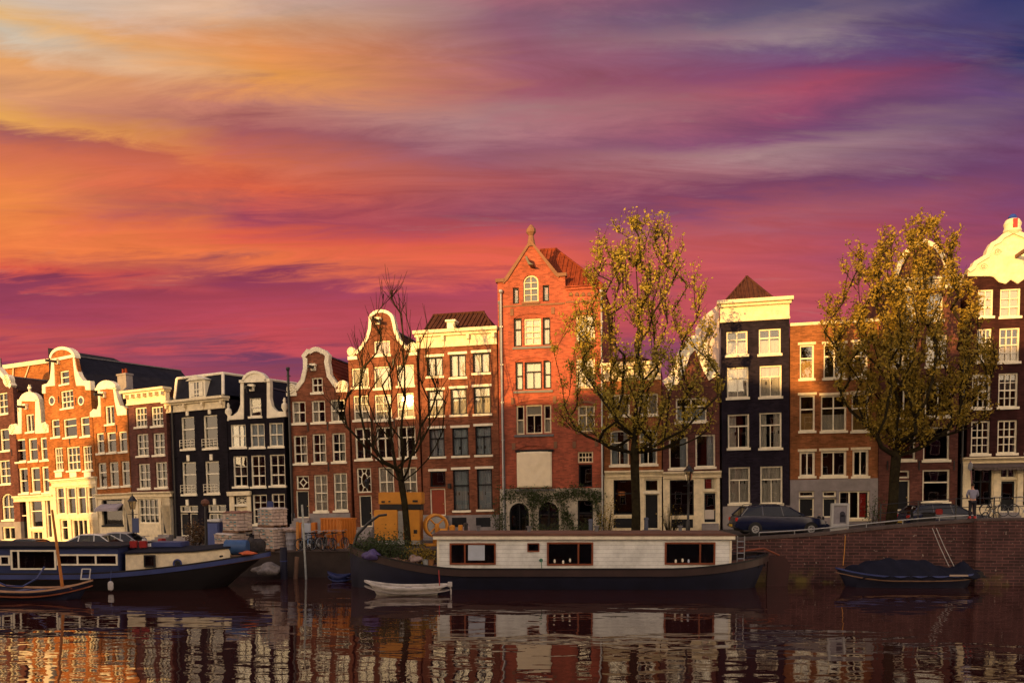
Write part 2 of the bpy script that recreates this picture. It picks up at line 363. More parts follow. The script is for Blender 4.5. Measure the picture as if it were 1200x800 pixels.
# ------------------------------------------------------------ water, street, quay
def water_mat():
    m = bpy.data.materials.new('canal_water'); m.use_nodes = True; nt = m.node_tree; N = nt.nodes; L = nt.links; b = N['Principled BSDF']
    b.inputs['Base Color'].default_value = (.035, .010, .009, 1); b.inputs['Roughness'].default_value = .0; b.inputs['IOR'].default_value = 1.78
    tc = N.new('ShaderNodeTexCoord')
    def nz(sx, sy, sc_, det, dist=0):
        mp = N.new('ShaderNodeMapping'); mp.inputs['Scale'].default_value = (sx, sy, 1); L.new(tc.outputs['Object'], mp.inputs[0])
        n = N.new('ShaderNodeTexNoise'); n.inputs['Scale'].default_value = sc_; n.inputs['Detail'].default_value = det; n.inputs['Distortion'].default_value = dist; L.new(mp.outputs[0], n.inputs['Vector']); return n.outputs[0]
    a = nz(.45, 1., .75, 2, .3); c = nz(.6, 1., 2.6, 2, .2)
    k = N.new('ShaderNodeMath'); k.operation = 'MULTIPLY_ADD'; L.new(c, k.inputs[0]); k.inputs[1].default_value = .10; L.new(a, k.inputs[2])
    # calmer and rougher patches
    bp = N.new('ShaderNodeBump'); bp.inputs['Strength'].default_value = 1.0; bp.inputs['Distance'].default_value = WAVE; L.new(k.outputs[0], bp.inputs['Height']); L.new(bp.outputs[0], b.inputs['Normal'])
    return m
WAVE = .026
w = MB(); w.add([(-200, -40, 0), (200, -40, 0), (200, 80, 0), (-200, 80, 0)], [(0, 1, 2, 3)])
tag(w.build('water', water_mat()), kind='structure')
COBBLE = mat('street_paving', (.05, .04, .038), .9, .3, 2.5, .6, kind='brick')
xs = [-90, -60, -45, -32, -20, -16, -12, -6, 0, 4, 8, 10.5, 13, 16, 19, 21.5, 24, 27, 30, 45, 60, 90]
s = MB(); n = len(xs)
s.add([(x, quayY(x)+.45, g(x)) for x in xs]+[(x, 80, g(x)) for x in xs]+[(x*10, 600, 1.5) for x in xs], [(i, i+1, i+1+n, i+n) for i in range(n-1)]+[(i+n, i+1+n, i+1+2*n, i+2*n) for i in range(n-1)])
tag(s.build('street', COBBLE), kind='structure')
nb = MB(); nb.box(-200, 200, -60, 5.5, -1.5, 1.4); tag(nb.build('near_bank', COBBLE), kind='structure')
QB = mat('quay_brick', (.06, .028, .026), .9, .35, 1.5, .8, kind='quay')
QW = mat('old_quay_timber', (.035, .024, .02), .9, .35, 1.5, .6)
def quay(name, xa, xb, m, off, top, label, capm, caph=.16, capo=.07):
    o = empty(name, (0, 0, 0), label=label, cat='quay wall'); st = [xa]+[x for x in xs if xa < x < xb]+[xb]
    b = MB(); k = len(st)
    vs = []
    for x in st:
        Y = quayY(x)-off
        vs += [(x, Y, -1.2), (x, Y, qtop(x)+top-caph), (x, quayY(x)+.5, qtop(x)+top-caph), (x, quayY(x)+.5, -1.2)]
    fs = [(i*4+j, i*4+(j+1)%4, i*4+4+(j+1)%4, i*4+4+j) for i in range(k-1) for j in range(4)]+[(0, 1, 2, 3), (k*4-4, k*4-3, k*4-2, k*4-1)]
    b.add(vs, fs); b.build('wall', m, o)
    c = MB(); vs = []
    for x in st:
        Y = quayY(x)-off-capo
        vs += [(x, Y, qtop(x)+top-caph+.003), (x, Y, qtop(x)+top), (x, quayY(x)+.52, qtop(x)+top), (x, quayY(x)+.52, qtop(x)+top-caph+.003)]
    c.add(vs, fs); c.build('coping', capm, o)
    return o
QCAP = mat('quay_capstone', (.075, .055, .05), .9, .35, 2.2, .5)
quay('quay_wall', -90, 4, QW, 0, .0, 'low dark quay edge below the brick pallets and the parked bicycles', QCAP, .12, .05)
quay('quay_wall', 4.003, 23.6, QB, 0, .0, 'mossy brick quay wall rising behind the covered boat', QCAP)
quay('quay_wall', 23.603, 60, QB, .35, .02, 'brick bridge abutment below the standing person in grey-blue', QCAP, .1, .03)
# ------------------------------------------------------------ canal houses
B1 = -.2; D0 = 55.6
XJ = -335*(D0/(1+.2*(-335)/F))/F; YJ = D0+B1*XJ; B2 = -.6
def arc(cx, cy, rx, ry, a0, a1, n=10):
    return [(cx+rx*math.cos(R(a0+(a1-a0)*i/n)), cy-ry*math.sin(R(a0+(a1-a0)*i/n))) for i in range(n+1)]
class House:
    def __init__(s, label, xl, xr, yb, roll, seg=1, step=0., name='canal_house'):
        s.b = B1 if seg == 1 else B2
        base = Vector((0, D0, 0)) if seg == 1 else Vector((XJ, YJ, 0))
        s.yaw = math.atan(s.b); t = Vector((math.cos(s.yaw), math.sin(s.yaw), 0)); s.n = Vector((-t.y, t.x, 0))
        base = base + s.n*step
        def hit(px, py):
            d = ray(px, py); return CAM + d*((base-CAM).dot(s.n)/d.dot(s.n))
        p = hit(xl, yb); s.z0 = g(p.x); s.root = empty(name, (p.x, p.y, s.z0), (0, -R(roll), s.yaw), label, 'house')
        s.mw = Matrix.Translation((p.x, p.y, s.z0)) @ Euler((0, -R(roll), s.yaw)).to_matrix().to_4x4(); s.inv = s.mw.inverted(); s.o = Vector((p.x, p.y, s.z0))
        s.holes = []; s.parts = []
        s.w = s.loc(xr, yb)[0]
        s.rnd = random.Random(int(xl*7+13))
    def loc(s, px, py, off=0.):
        d = ray(px, py); q = s.o+s.n*off; P = CAM + d*((q-CAM).dot(s.n)/d.dot(s.n)); l = s.inv @ P; return (l.x, l.z)
    def rect(s, x0, y0, x1, y1, off=0.):
        xm, ym = (x0+x1)/2, (y0+y1)/2
        return s.loc(x0, ym, off)[0], s.loc(xm, y1, off)[1], s.loc(x1, ym, off)[0], s.loc(xm, y0, off)[1]
    def poly(s, pts, off=0.): return [s.loc(x, y, off) for x, y in pts]
    def wallpiece(s, pts, m, y0=0., th=.3, holes=()):
        cu = bpy.data.curves.new('wall', 'CURVE'); cu.dimensions = '2D'; cu.fill_mode = 'BOTH'; cu.extrude = th/2
        for pl in [pts]+list(holes):
            sp = cu.splines.new('POLY'); sp.points.add(len(pl)-1)
            for q, (x, z) in zip(sp.points, pl): q.co = (x, z, 0, 1)
            sp.use_cyclic_u = True
        tmp = bpy.data.objects.new('tmp', cu); C.objects.link(tmp)
        dg = bpy.context.evaluated_depsgraph_get(); me = bpy.data.meshes.new_from_object(tmp.evaluated_get(dg)); bpy.data.objects.remove(tmp)
        me.name = 'wall'
        me.transform(Matrix(((1, 0, 0, 0), (0, 0, 1, y0+th/2), (0, 1, 0, 0), (0, 0, 0, 1))))
        me.materials.clear(); me.materials.append(m)
        bm = bmesh.new(); bm.from_mesh(me); bmesh.ops.remove_doubles(bm, verts=bm.verts, dist=.0005); bmesh.ops.recalc_face_normals(bm, faces=bm.faces); bm.to_mesh(me); bm.free()
        for p in me.polygons: p.use_smooth = False
        o = bpy.data.objects.new('wall', me); C.objects.link(o); o.parent = s.root; return o
    def front(s, outline, m, bands=()):
        """outline in px from the lower left over the top to the lower right; bands = [(py_top, material, proud)] lower pieces"""
        top = s.poly(outline); xl, xr = top[0][0], top[-1][0]
        s.xl, s.xr = xl, xr; s.zl, s.zr = top[0][1], top[-1][1]; s.ztop = max(p[1] for p in top)
        bot = -.7
        zs = []
        for py, mm, proud in bands: zs.append((s.loc((outline[0][0]+outline[-1][0])/2, py)[1], mm, proud))
        hi = zs[0][0] if zs else bot
        inside = lambda h, a, b: a <= sum(p[1] for p in h)/len(h) <= b
        s.wallpiece([(xl, hi)]+top+[(xr, hi)], m, 0, .3, [h for h in s.holes if inside(h, hi, 99)])
        for i, (z, mm, proud) in enumerate(zs):
            lo = zs[i+1][0] if i+1 < len(zs) else bot
            s.wallpiece([(xl, lo), (xl, z-.002), (xr, z-.002), (xr, lo)], mm, -proud, .3+proud, [h for h in s.holes if inside(h, lo, z)])
        s.m = m
    def body(s, depth=9., side=None, zl=None, zr=None, z=None):
        side = side or s.m; zl = z or zl or s.zl-.1; zr = z or zr or s.zr-.1
        b = MB(); b.box(s.xl+.02, s.xl+.28, .303, depth, -.7, zl); b.box(s.xr-.28, s.xr-.02, .303, depth, -.7, zr)
        b.box(s.xl+.283, s.xr-.283, depth-.25, depth, -.7, min(zl, zr)); b.build('wall', side, s.root)
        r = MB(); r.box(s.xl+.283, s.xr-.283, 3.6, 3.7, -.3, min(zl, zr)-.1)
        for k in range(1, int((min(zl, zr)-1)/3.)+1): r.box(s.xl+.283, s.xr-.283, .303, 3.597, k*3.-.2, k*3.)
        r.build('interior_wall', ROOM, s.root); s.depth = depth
        s.side_top = (zl, zr)
    def window(s, x0, y0, x1, y1, g_='t', fr=WHITE, cur=None, sill=True, arch=0., fw=.09, mw=.045, rec=.11, lint=None, glass=None, name='window', cmat=None, door=False):
        xa, za, xb, zb = s.rect(x0, y0, x1, y1)
        if arch:
            h = arch*(xb-xa); n = 8; cx = (xa+xb)/2
            poly = [(xa, za), (xb, za)]+[(cx+(xb-xa)/2*math.cos(math.pi*i/n), zb-h+h*math.sin(math.pi*i/n)) for i in range(n+1)]
        else: poly = [(xa, za), (xb, za), (xb, zb), (xa, zb)]
        s.holes.append(poly)
        f = MB(); f.ring(poly, fw, rec, rec+.09)
        ia, ib, ja, jb = xa+fw, xb-fw, za+fw, zb-fw; wv = ib-ia; hv = jb-ja
        def vb(x, a, b, w_=mw, p=0.): f.box(x-w_/2, x+w_/2, rec-p, rec+.075, a, b)
        def hb(z, a, b, w_=mw, p=0.): f.box(a, b, rec+.004-p, rec+.078, z-w_/2, z+w_/2)
        if g_[0] == 'g':        # gNM : N columns, M rows of panes in two sashes
            nc, nr = int(g_[1]), int(g_[2])
            for i in range(1, nc): vb(ia+wv*i/nc, ja-.01, jb+.01)
            for j in range(1, nr): hb(ja+hv*j/nr, ia-.01, ib+.01, mw*(1.8 if j == nr//2 else 1.), .02 if j == nr//2 else 0)
        elif g_ == 't':         # transom light above a divided casement
            z = ja+hv*.66; hb(z, ia-.01, ib+.01, mw*1.8, .02); vb((ia+ib)/2, ja-.01, z)
        elif g_ == 'x': z = ja+hv*.66; hb(z, ia-.01, ib+.01, mw*1.8, .02); vb((ia+ib)/2, ja-.01, jb+.01, mw*1.5)
        elif g_ == 's': hb(ja+hv*.62, ia-.01, ib+.01, mw*1.8, .02)
        elif g_ == 'h': hb(ja+hv*.5, ia-.01, ib+.01, mw*1.8, .02)
        elif g_ == 'v': vb((ia+ib)/2, ja-.01, jb+.01, mw*1.6)
        elif g_ == 'v3':
            for i in (1, 2): vb(ia+wv*i/3, ja-.01, jb+.01, mw*1.8)
        elif g_ == 'diamond':
            cx, cz = (ia+ib)/2, (ja+jb)/2; d = [(cx-wv*.36, cz), (cx, cz-hv*.4), (cx+wv*.36, cz), (cx, cz+hv*.4)]; f.ring(d, .05, rec+.006, rec+.06)
            for a, b in ((d[0], (ia, cz)), (d[2], (ib, cz)), (d[1], (cx, ja)), (d[3], (cx, jb))): f.ribbon([a, b], .02, .02, rec+.006, rec+.06)
        elif g_ == 'oval':
            cx, cz = (ia+ib)/2, (ja+jb)/2; el = [(cx+wv*.28*math.cos(R(a)), cz+hv*.34*math.sin(R(a))) for a in range(0, 360, 24)]; f.ring(el, .05, rec+.006, rec+.06)
            for a in range(22, 360, 45): f.ribbon([(cx+wv*.28*math.cos(R(a)), cz+hv*.34*math.sin(R(a))), (cx+wv*.6*math.cos(R(a)), cz+hv*.58*math.sin(R(a)))], .02, .02, rec+.006, rec+.06)
        elif g_ == 'star':
            for a in ((ia, ja, ib, jb), (ia, jb, ib, ja)): f.ribbon([(a[0], a[1]), (a[2], a[3])], .022, .022, rec+.006, rec+.06)
            vb((ia+ib)/2, ja-.01, jb+.01); hb((ja+jb)/2, ia, ib)
        fo = f.build(name, fr, s.root)
        p = MB(); p.prism([(q[0], q[1]) for q in ([(ia-.02, ja-.02), (ib+.02, ja-.02), (ib+.02, jb+.02), (ia-.02, jb+.02)] if not arch else poly)], rec+.088, rec+.096)
        p.build('pane', glass or GLASS, fo)
        if sill:
            q = MB(); q.box(xa-.08, xb+.08, -.09, rec+.0, za-.12, za+.02); q.build('sill', sill if not isinstance(sill, bool) else WHITE, fo)
        if lint:
            q = MB(); q.box(xa-.1, xb+.1, -.035, .05, zb+.003, zb+.16); q.build('lintel', lint, fo)
        if cur:
            c = MB(); yc = rec+.17; rr = s.rnd
            def sheet(a, b, lo, hi, amp=.03):
                n = max(4, int((b-a)/.07)); ph = rr.random()*6
                vs = []
                for i in range(n+1):
                    x = a+(b-a)*i/n; y = yc+amp*math.sin(i*1.9+ph)+amp*.6*math.sin(i*.7+ph)
                    vs += [(x, y, lo), (x, y, hi), (x, y+.006, hi), (x, y+.006, lo)]
                fs = [(4*i+j, 4*i+(j+1)%4, 4*i+4+(j+1)%4, 4*i+4+j) for i in range(n) for j in range(4)]+[(0, 1, 2, 3), (4*n, 4*n+1, 4*n+2, 4*n+3)]
                c.add(vs, fs)
            W_ = xb-xa; H_ = zb-za
            if cur == 'full': sheet(xa+.02, xa+W_*.5-.01, za, zb); sheet(xa+W_*.5+.01, xb-.02, za, zb)
            elif cur == 'sides': sheet(xa+.02, xa+W_*rr.uniform(.2, .42), za, zb); sheet(xb-W_*rr.uniform(.12, .4), xb-.02, za, zb)
            elif cur == 'left': sheet(xa+.02, xa+W_*.45, za, zb)
            elif cur == 'right': sheet(xb-W_*.42, xb-.02, za, zb)
            elif cur == 'low': sheet(xa+.02, xb-.02, za, za+H_*rr.uniform(.42, .62), .015)
            elif cur == 'blind': c.box(xa+.02, xb-.02, yc-.03, yc-.02, zb-H_*.36, zb); 
            elif cur == 'blindside': c.box(xa+.02, xb-.02, yc-.05, yc-.04, zb-H_*.34, zb); sheet(xa+.02, xa+W_*.42, za, zb-.1); sheet(xb-W_*.3, xb-.02, za, zb-.1)
            elif cur == 'flat': c.box(xa+.02, xb-.02, yc-.03, yc-.02, za, zb)
            c.build('curtain' if 'blind' not in cur and cur != 'flat' else 'blind', cmat or CURT, fo)
        return fo
    def wins(s, lst, **k):
        for q in lst:
            kw = dict(k); kw.update(q[4] if len(q) > 4 else {}); s.window(*q[:4], **kw)
    def door(s, x0, y0, x1, y1, m=DARKP, panels=True, frame=WHITE, glazed=False, steps=True, fw=.08):
        xa, za, xb, zb = s.rect(x0, y0, x1, y1); za = min(za, 1.5); s.holes.append([(xa, za), (xb, za), (xb, zb), (xa, zb)])
        f = MB(); f.ring([(xa, za), (xb, za), (xb, zb), (xa, zb)], fw, .1, .2); 
        d = MB(); d.box(xa+fw, xb-fw, .15, .2, za+.02, zb-fw)
        w_ = xb-xa-2*fw; h_ = zb-za-fw
        if panels:
            for a, b in ((.08, .32), (.38, .64), (.70, .93)):
                if glazed and a > .3: continue
                for e in (0, 1): d.box(xa+fw+w_*(.12+.42*e), xa+fw+w_*(.46+.42*e), .138, .152, za+h_*a, za+h_*b)
        do = d.build('door', m, s.root)
        fr = f.build('door_frame', frame, do)
        if glazed:
            q = MB(); q.box(xa+fw+w_*.14, xb-fw-w_*.14, .14, .149, za+h_*.42, za+h_*.93); q.build('pane', GLASSD, do)
        k = MB(); k.lathe([(.0, 0), (.03, .01), (.035, .03), (0.0, .06)], (xb-fw-w_*.1, .09, za+h_*.45), 8, 'y'); k.build('handle', BRASS, do)
        if steps:
            q = MB(); nst = max(1, int(round((za+.12)/.2)))
            if za > .12:
                for i in range(nst):
                    q.box(xa-.1, xb+.1, -.28*(nst-i), .12 if i == nst-1 else -.28*(nst-i-1)-.002, -.7, za*(i+1)/nst)
                q.build('steps', GREYST, s.root)
        return do
    def cornice(s, x0, x1, yt, yb, n=0, m=WHITE, crown=.35, proj=.42, ext=.15):
        xa, za, xb, zb = s.rect(x0, yt, x1, yb); h = zb-za
        c = MB(); zc = zb-h*crown
        c.box(xa, xb, -.09, .29, za, zc); c.box(xa-ext*.5, xb+ext*.5, -proj*.55, .29, zc+.002, zc+h*crown*.45); c.box(xa-ext, xb+ext, -proj, .29, zc+h*crown*.45+.002, zb)
        c.box(xa-.03, xb+.03, -.13, -.092, za, za+h*.12)
        o = c.build('cornice', m, s.root, bevel=.012)
        for i in range(n):
            x = xa+.18+(xb-xa-.36)*(i/(n-1) if n > 1 else .5)
            b = MB(); b.box(x-.1, x+.1, -proj*.7, -.095, zc-h*.28, zc-.002); b.box(x-.075, x+.075, -proj*.4, -.095, za+h*.05, zc-h*.28-.002); b.build('bracket', m, o, bevel=.02)
        return o
    def orn(s, polys, y0=-.07, y1=.36, m=WHITE, name='gable_ornament', bevel=.025):
        for p in polys:
            b = MB(); b.prism(s.poly(p), y0, y1); b.build(name, m, s.root, bevel=bevel)
    def coping(s, pts, up=.06, dn=.16, y0=-.1, y1=.4, m=WHITE):
        b = MB(); b.ribbon(s.poly(pts), up, dn, y0, y1); return b.build('gable_coping', m, s.root)
    def hoist(s, px, py, L=1.0, m=IRON, hood=True):
        x, z = s.loc(px, py); b = MB(); b.box(x-.07, x+.07, -L, .1, z-.09, z+.09)
        b.tube([(x, -L+.12, z-.1), (x, -L+.12, z-.32), (x+.08, -L+.12, z-.4), (x+.1, -L+.12, z-.3)], .02, 5)
        o = b.build('hoist_beam', m, s.root)
        if hood: h = MB(); h.box(x-.22, x+.22, -.32, -.002, z+.1, z+.26); h.box(x-.16, x+.16, -.2, -.002, z-.2, z+.098); h.build('beam_hood', WHITE, o, bevel=.02)
    def anchors(s, pts):
        for px, py in pts:
            x, z = s.loc(px, py); b = MB(); b.box(x-.03, x+.03, -.05, .02, z-.28, z+.28); b.build('wall_anchor', IRON, s.root)
    def band(s, x0, x1, y0, y1, m, proud=.04, name='plinth', back=.0):
        xa, za, xb, zb = s.rect(x0, y0, x1, y1); b = MB(); b.box(xa, xb, -proud, back-.002, za, zb); return b.build(name, m, s.root, bevel=.008)
    def ridge(s, py, depth=None, m=TILE, zl=None, zr=None, y0=.35, px=None, over=.08):
        depth = depth or s.depth
        zl = zl or s.side_top[0]; zr = zr or s.side_top[1]
        cx = (s.xl+s.xr)/2; mw_ = s.mw @ Vector((cx, 0, 8)); d = mw_-CAM; pxc = 600+F*d.x/d.dot(Fd)
        if px: pxc = px
        x, z = s.loc(pxc, py, y0); x = cx if px is None else x
        t = .16; b = MB()
        A, Bp, Cc = (s.xl-over, zl), (x, z), (s.xr+over, zr)
        b.add([(A[0], y0, A[1]), (Bp[0], y0, Bp[1]), (Cc[0], y0, Cc[1]), (A[0]+.05, y0, A[1]-t), (Bp[0], y0, Bp[1]-t), (Cc[0]-.05, y0, Cc[1]-t),
               (A[0], depth, A[1]), (Bp[0], depth, Bp[1]), (Cc[0], depth, Cc[1]), (A[0]+.05, depth, A[1]-t), (Bp[0], depth, Bp[1]-t), (Cc[0]-.05, depth, Cc[1]-t)],
              [(0, 1, 7, 6), (1, 2, 8, 7), (3, 9, 10, 4), (4, 10, 11, 5), (0, 6, 9, 3), (2, 5, 11, 8), (0, 3, 4, 1), (1, 4, 5, 2), (6, 7, 10, 9), (7, 8, 11, 10)])
        ro = b.build('roof', m, s.root)
        w_ = MB(); w_.prism([(s.xl+.3, zl-.3), (s.xr-.3, zr-.3), (x, z-t-.05)], depth-.3, depth-.05); w_.build('gable_wall', s.m, s.root)
        q = MB(); q.box(x-.1, x+.1, y0+.01, depth+.02, z-.02, z+.07); q.build('ridge_tiles', LEAD, ro)
        return ro
    def hip(s, x0, x1, yb, r0, r1, yr, depth=None, m=TILE, y0=.32, rib=True):
        depth = depth or s.depth; xa, za = s.loc(x0, yb, y0); xb, zb = s.loc(x1, yb, y0); ra, rz = s.loc(r0, yr, depth/2); rb, rz2 = s.loc(r1, yr, depth/2); rz = (rz+rz2)/2; z = (za+zb)/2
        d2 = depth; a = MB()
        if z-min(s.side_top) > .02: q = MB(); q.box(s.xl+.1, s.xr-.1, .31, max(depth, s.depth)-.02, min(s.side_top)-.02, z-.003); q.build('attic_wall', s.m, s.root)
        a.add([(xa, y0, z), (xb, y0, z), (xb, d2, z), (xa, d2, z), (ra, depth/2, rz), (rb+.01, depth/2, rz)], [(0, 1, 5, 4), (1, 2, 5), (2, 3, 4, 5), (3, 0, 4), (0, 3, 2, 1)])
        ro = a.build('roof', m, s.root)
        q = MB(); q.tube([(ra-.05, depth/2, rz+.02), (rb+.05, depth/2, rz+.02)], .1, 6)
        for p, t_ in (((xa, y0, z), (ra, depth/2, rz)), ((xb, y0, z), (rb, depth/2, rz))): q.tube([p, t_], .085, 6)
        q.build('ridge_tiles', m, ro)
        if rib:      # rows of pantiles
            q = MB(); n = int((xb-xa)/.3)
            for i in range(1, n):
                u = i/n; xx = xa+(xb-xa)*u
                if xx < ra: t_ = (xx-xa)/max(.01, ra-xa)
                elif xx > rb: t_ = (xb-xx)/max(.01, xb-rb)
                else: t_ = 1.
                q.tube([(xx, y0-.01, z+.02), (xx, y0+(depth/2-y0)*t_, z+.02+(rz-z)*t_)], .055, 5)
            q.build('pantile_rows', m, ro)
        return ro
    def chimney(s, px, py0, py1, w_=.9, off=3., pots=2, m=None, d_=.6):
        x, z1 = s.loc(px, py0, off); x, z0 = s.loc(px, py1, off); b = MB(); b.box(x-w_/2, x+w_/2, off-d_/2, off+d_/2, z0-1.5, z1); b.box(x-w_/2-.06, x+w_/2+.06, off-d_/2-.06, off+d_/2+.06, z1+.002, z1+.14)
        c = b.build('chimney', m or s.m, s.root)
        for i in range(pots):
            q = MB(); xx = x+(i-(pots-1)/2)*.36; q.lathe([(.11, z1+.142), (.12, z1+.2), (.09, z1+.5), (.12, z1+.55)], (xx, off, 0), 10); q.build('chimney_pot', TILER, c)
    def pipe(s, px, y0, y1, m=STEEL, r=.06):
        x, z1 = s.loc(px, y0); b = MB(); b.tube([(x, -.14, -.3), (x, -.14, z1)], r, 8)
        b.lathe([(r, z1+.002), (.14, z1+.12), (.14, z1+.25)], (x, -.14, 0), 8)
        z = 1.5
        while z < z1: b.box(x-r-.03, x+r+.03, -.16, 0, z, z+.05); z += 2.4
        b.build('drainpipe', m, s.root)
    def volute(s, px, py, r_px, m=WHITE, flip=1):
        x, z = s.loc(px, py); x2, _ = s.loc(px+r_px, py); r = abs(x2-x); b = MB()
        b.lathe([(r*.75, -.1), (r, -.06), (r, .34), (r*.8, .38)], (x, 0, z), 18, 'y')
        pts = []
        for i in range(26): a = i*.5; q = r*(.95-i*.034); pts.append((x+flip*q*math.cos(a), -.12, z+q*math.sin(a)))
        b.tube(pts, r*.13, 5); b.build('volute', m, s.root)
# ---------------- A
H = House('brown brick house with a white neck gable cut by the left picture edge', -58, 19, 632, 2.0, 2)
H.wins([(-44, 462, -28, 486), (-22, 461, -6, 486), (-3, 460, 9, 485), (-42, 541, -26, 568), (-21, 540, -5, 568), (-1, 539, 12, 567)], g_='g23', cur='sides')
H.wins([(-40, 503, -24, 529), (-20, 502, -4, 528), (0, 502, 11, 528)], g_='h')
H.wins([(-38, 579, -22, 609), (-18, 579, -2, 609), (2, 578, 16, 609)], g_='g22', cur='low', arch=.3)
H.wins([(-14, 420, -2, 440)], g_='g22')
H.window(3, 617, 18, 632, g_='v'); H.door(-20, 615, -8, 632, steps=False)
H.front([(-58, 462), (-50, 456), (-44, 440), (-38, 420), (-22, 408), (-8, 414), (-3, 430), (3, 440), (10, 449), (15, 455)], BBROWN, [(612, GREYST, .03)])
H.body(9); H.ridge(438)
H.coping([(-50, 456), (-44, 440), (-38, 420), (-22, 408), (-8, 414), (-3, 430), (3, 438), (10, 446), (14, 452)], .1, .3)
H.volute(9, 446, 4); H.anchors([(13, 500), (14, 530)])
# ---------------- B
H = House('narrow orange brick house with a small cross-topped neck gable', 21, 64, 632, 2.0, 2, .06)
H.wins([(30, 485, 40, 506)], g_='v', cur='right')
H.wins([(18, 514, 30, 541), (33, 513, 44, 540), (47, 512, 57, 539), (22, 548, 33, 578), (36, 547, 47, 577), (49, 546, 60, 577)], g_='h', cur='low', fw=.12)
H.window(24, 586, 32, 632, 's', sill=False, glass=GLASSD); H.window(35, 586, 50, 618, 's', cur='flat', cmat=CURTO); H.window(54, 585, 62, 630, 's', sill=False, glass=GLASSD); H.window(37, 622, 50, 632, 'v', sill=False)
H.front([(14, 508), (24, 506), (23, 470), (46, 468), (46, 498), (57, 506)], BORANGE, [(584, CREAM, .03)])
H.orn([[(12, 509), (11, 502), (14, 497), (19, 496), (22, 499), (21, 478), (21, 468), (26, 468), (26, 508)], [(42, 508), (42, 467), (46, 467), (48, 482), (49, 496), (54, 494), (58, 498), (58, 507)], arc(34.5, 470, 11.5, 11, 0, 180, 12)])
H.volute(15, 503, 3.4); H.volute(54, 501, 3.4)
x, z = H.loc(34, 459); b = MB(); b.box(x-.06, x+.06, 0, .15, z-.1, z+.6); b.box(x-.22, x+.22, .01, .14, z+.28, z+.42); b.lathe([(.1, z-.1), (.16, z), (.06, z+.12)], (x, .07, 0), 8); b.build('finial', WHITE, H.root)
H.body(9, SIDEW); H.ridge(474, m=SLATE); H.hoist(32, 477, .9)
H.cornice(17, 63, 580, 587, 0, CREAM, .5, .25, .05)
H.anchors([(46, 525), (32, 560)])
# ---------------- C
H = House('tall orange brick house with a rounded pediment, oval windows and a cream double shopfront', 66, 117, 634, 2.5, 2, 0)
H.wins([(70, 434, 81, 450)], g_='h', cur='flat', cmat=SIDEW); H.wins([(71, 457, 86, 478)], g_='g33')
H.wins([(60, 491, 70, 512), (74, 490, 90, 512), (94, 488, 105, 511)], g_='s', cur='blind', cmat=CURTO)
H.wins([(64, 524, 74, 551), (78, 523, 94, 551), (97, 522, 108, 551)], g_='g33', cur='low')
H.wins([(66, 571, 76, 602), (78, 571, 89, 602), (90, 570, 101, 602), (102, 570, 113, 601)], g_='s', sill=False, fw=.07)
H.window(71, 608, 80, 633, 's', sill=False); H.window(84, 608, 103, 633, 'v3', sill=False, cur='full', cmat=CURTO); H.window(106, 608, 116, 632, 's', sill=False, cur='full', cmat=CURTO)
H.front([(51, 458), (53, 451), (60, 451), (61, 420)]+arc(74, 420, 13, 12, 170, 10)+[(88, 418), (92, 438), (96, 447), (105, 447), (106, 455)], BORANGE, [(568, CREAM, .04)])
H.orn([[(50, 461), (50, 451), (56, 449), (59, 444), (60, 436), (61, 422), (64, 422), (65, 452), (54, 453), (54, 461)], [(86, 420), (88, 420), (90, 432), (94, 441), (98, 446), (106, 446), (107, 457), (101, 457), (100, 452), (90, 452), (88, 440)]])
H.coping(arc(74, 420, 14, 12, 178, 2, 14), .12, .12); H.band(60, 88, 418, 421.5, WHITE, .12, 'moulding', .3)
for x in (61.5, 95.5):
    a, b_, c_, d_ = H.rect(x-3.5, 464, x+3.5, 475); q = MB(); q.ring([((a+c_)/2+(c_-a)/2*math.cos(R(t)), (b_+d_)/2+(d_-b_)/2*math.sin(R(t))) for t in range(0, 360, 24)], .1, -.06, .05)
    fo = q.build('oval_window', WHITE, H.root); q = MB(); q.prism([((a+c_)/2+(c_-a)*.36*math.cos(R(t)), (b_+d_)/2+(d_-b_)*.36*math.sin(R(t))) for t in range(0, 360, 24)], -.02, -.005); q.build('pane', GLASSD, fo)
for x in (69, 86, 103): H.band(x-4, x+4, 553, 559, WHITE, .05, 'stone_panel')
H.body(11, BORANGE); H.ridge(416, m=SLATE); H.hoist(69, 424, 1.1)
H.cornice(61, 113, 560, 569, 0, CREAM, .4, .3, .1); H.band(66, 116, 602.5, 607, CREAM, .1, 'shop_beam')
H.anchors([(69, 468), (89, 470), (82, 517)])
# ---------------- D
H = House('orange brick neck gable house with a purple-grey shop awning on the ground floor', 116, 158, 630, 1.8, 2, .05)
H.wins([(123, 475, 134, 497)], g_='v', cur='full')
H.wins([(113, 507, 122, 531), (125, 506, 136, 530), (139, 505, 149, 529), (115, 542, 125, 571), (128, 541, 139, 570), (142, 540, 152, 569)], g_='s', cur='blindside')
H.window(120, 585, 144, 615, 's', fr=DARKP, cur='full', cmat=CURTO, sill=DARKP); H.window(146, 584, 156, 594, 'p', sill=False); H.door(146, 595, 157, 624)
H.front([(107, 487), (108, 480), (115, 480), (116, 455)]+arc(125, 455, 11, 9, 170, 10)+[(135, 453), (138, 470), (141, 477), (149, 478), (149, 486)], BORANGE, [(580, CREAM, .03)])
H.orn([[(106, 489), (106, 483), (110, 479), (114, 480), (116, 474), (115, 455), (118, 455), (119, 488)], [(133, 454), (135, 453), (138, 466), (141, 475), (145, 476), (149, 480), (149, 486), (138, 487), (135, 470)], arc(125, 456, 12, 10.5, 0, 180, 12)])
H.band(113, 137, 453, 456, WHITE, .14, 'moulding', .3)
H.body(9, BBROWN); H.ridge(462); H.hoist(123, 463, .9); H.cornice(113, 155, 578, 584, 0, CREAM, .4, .3, .1)
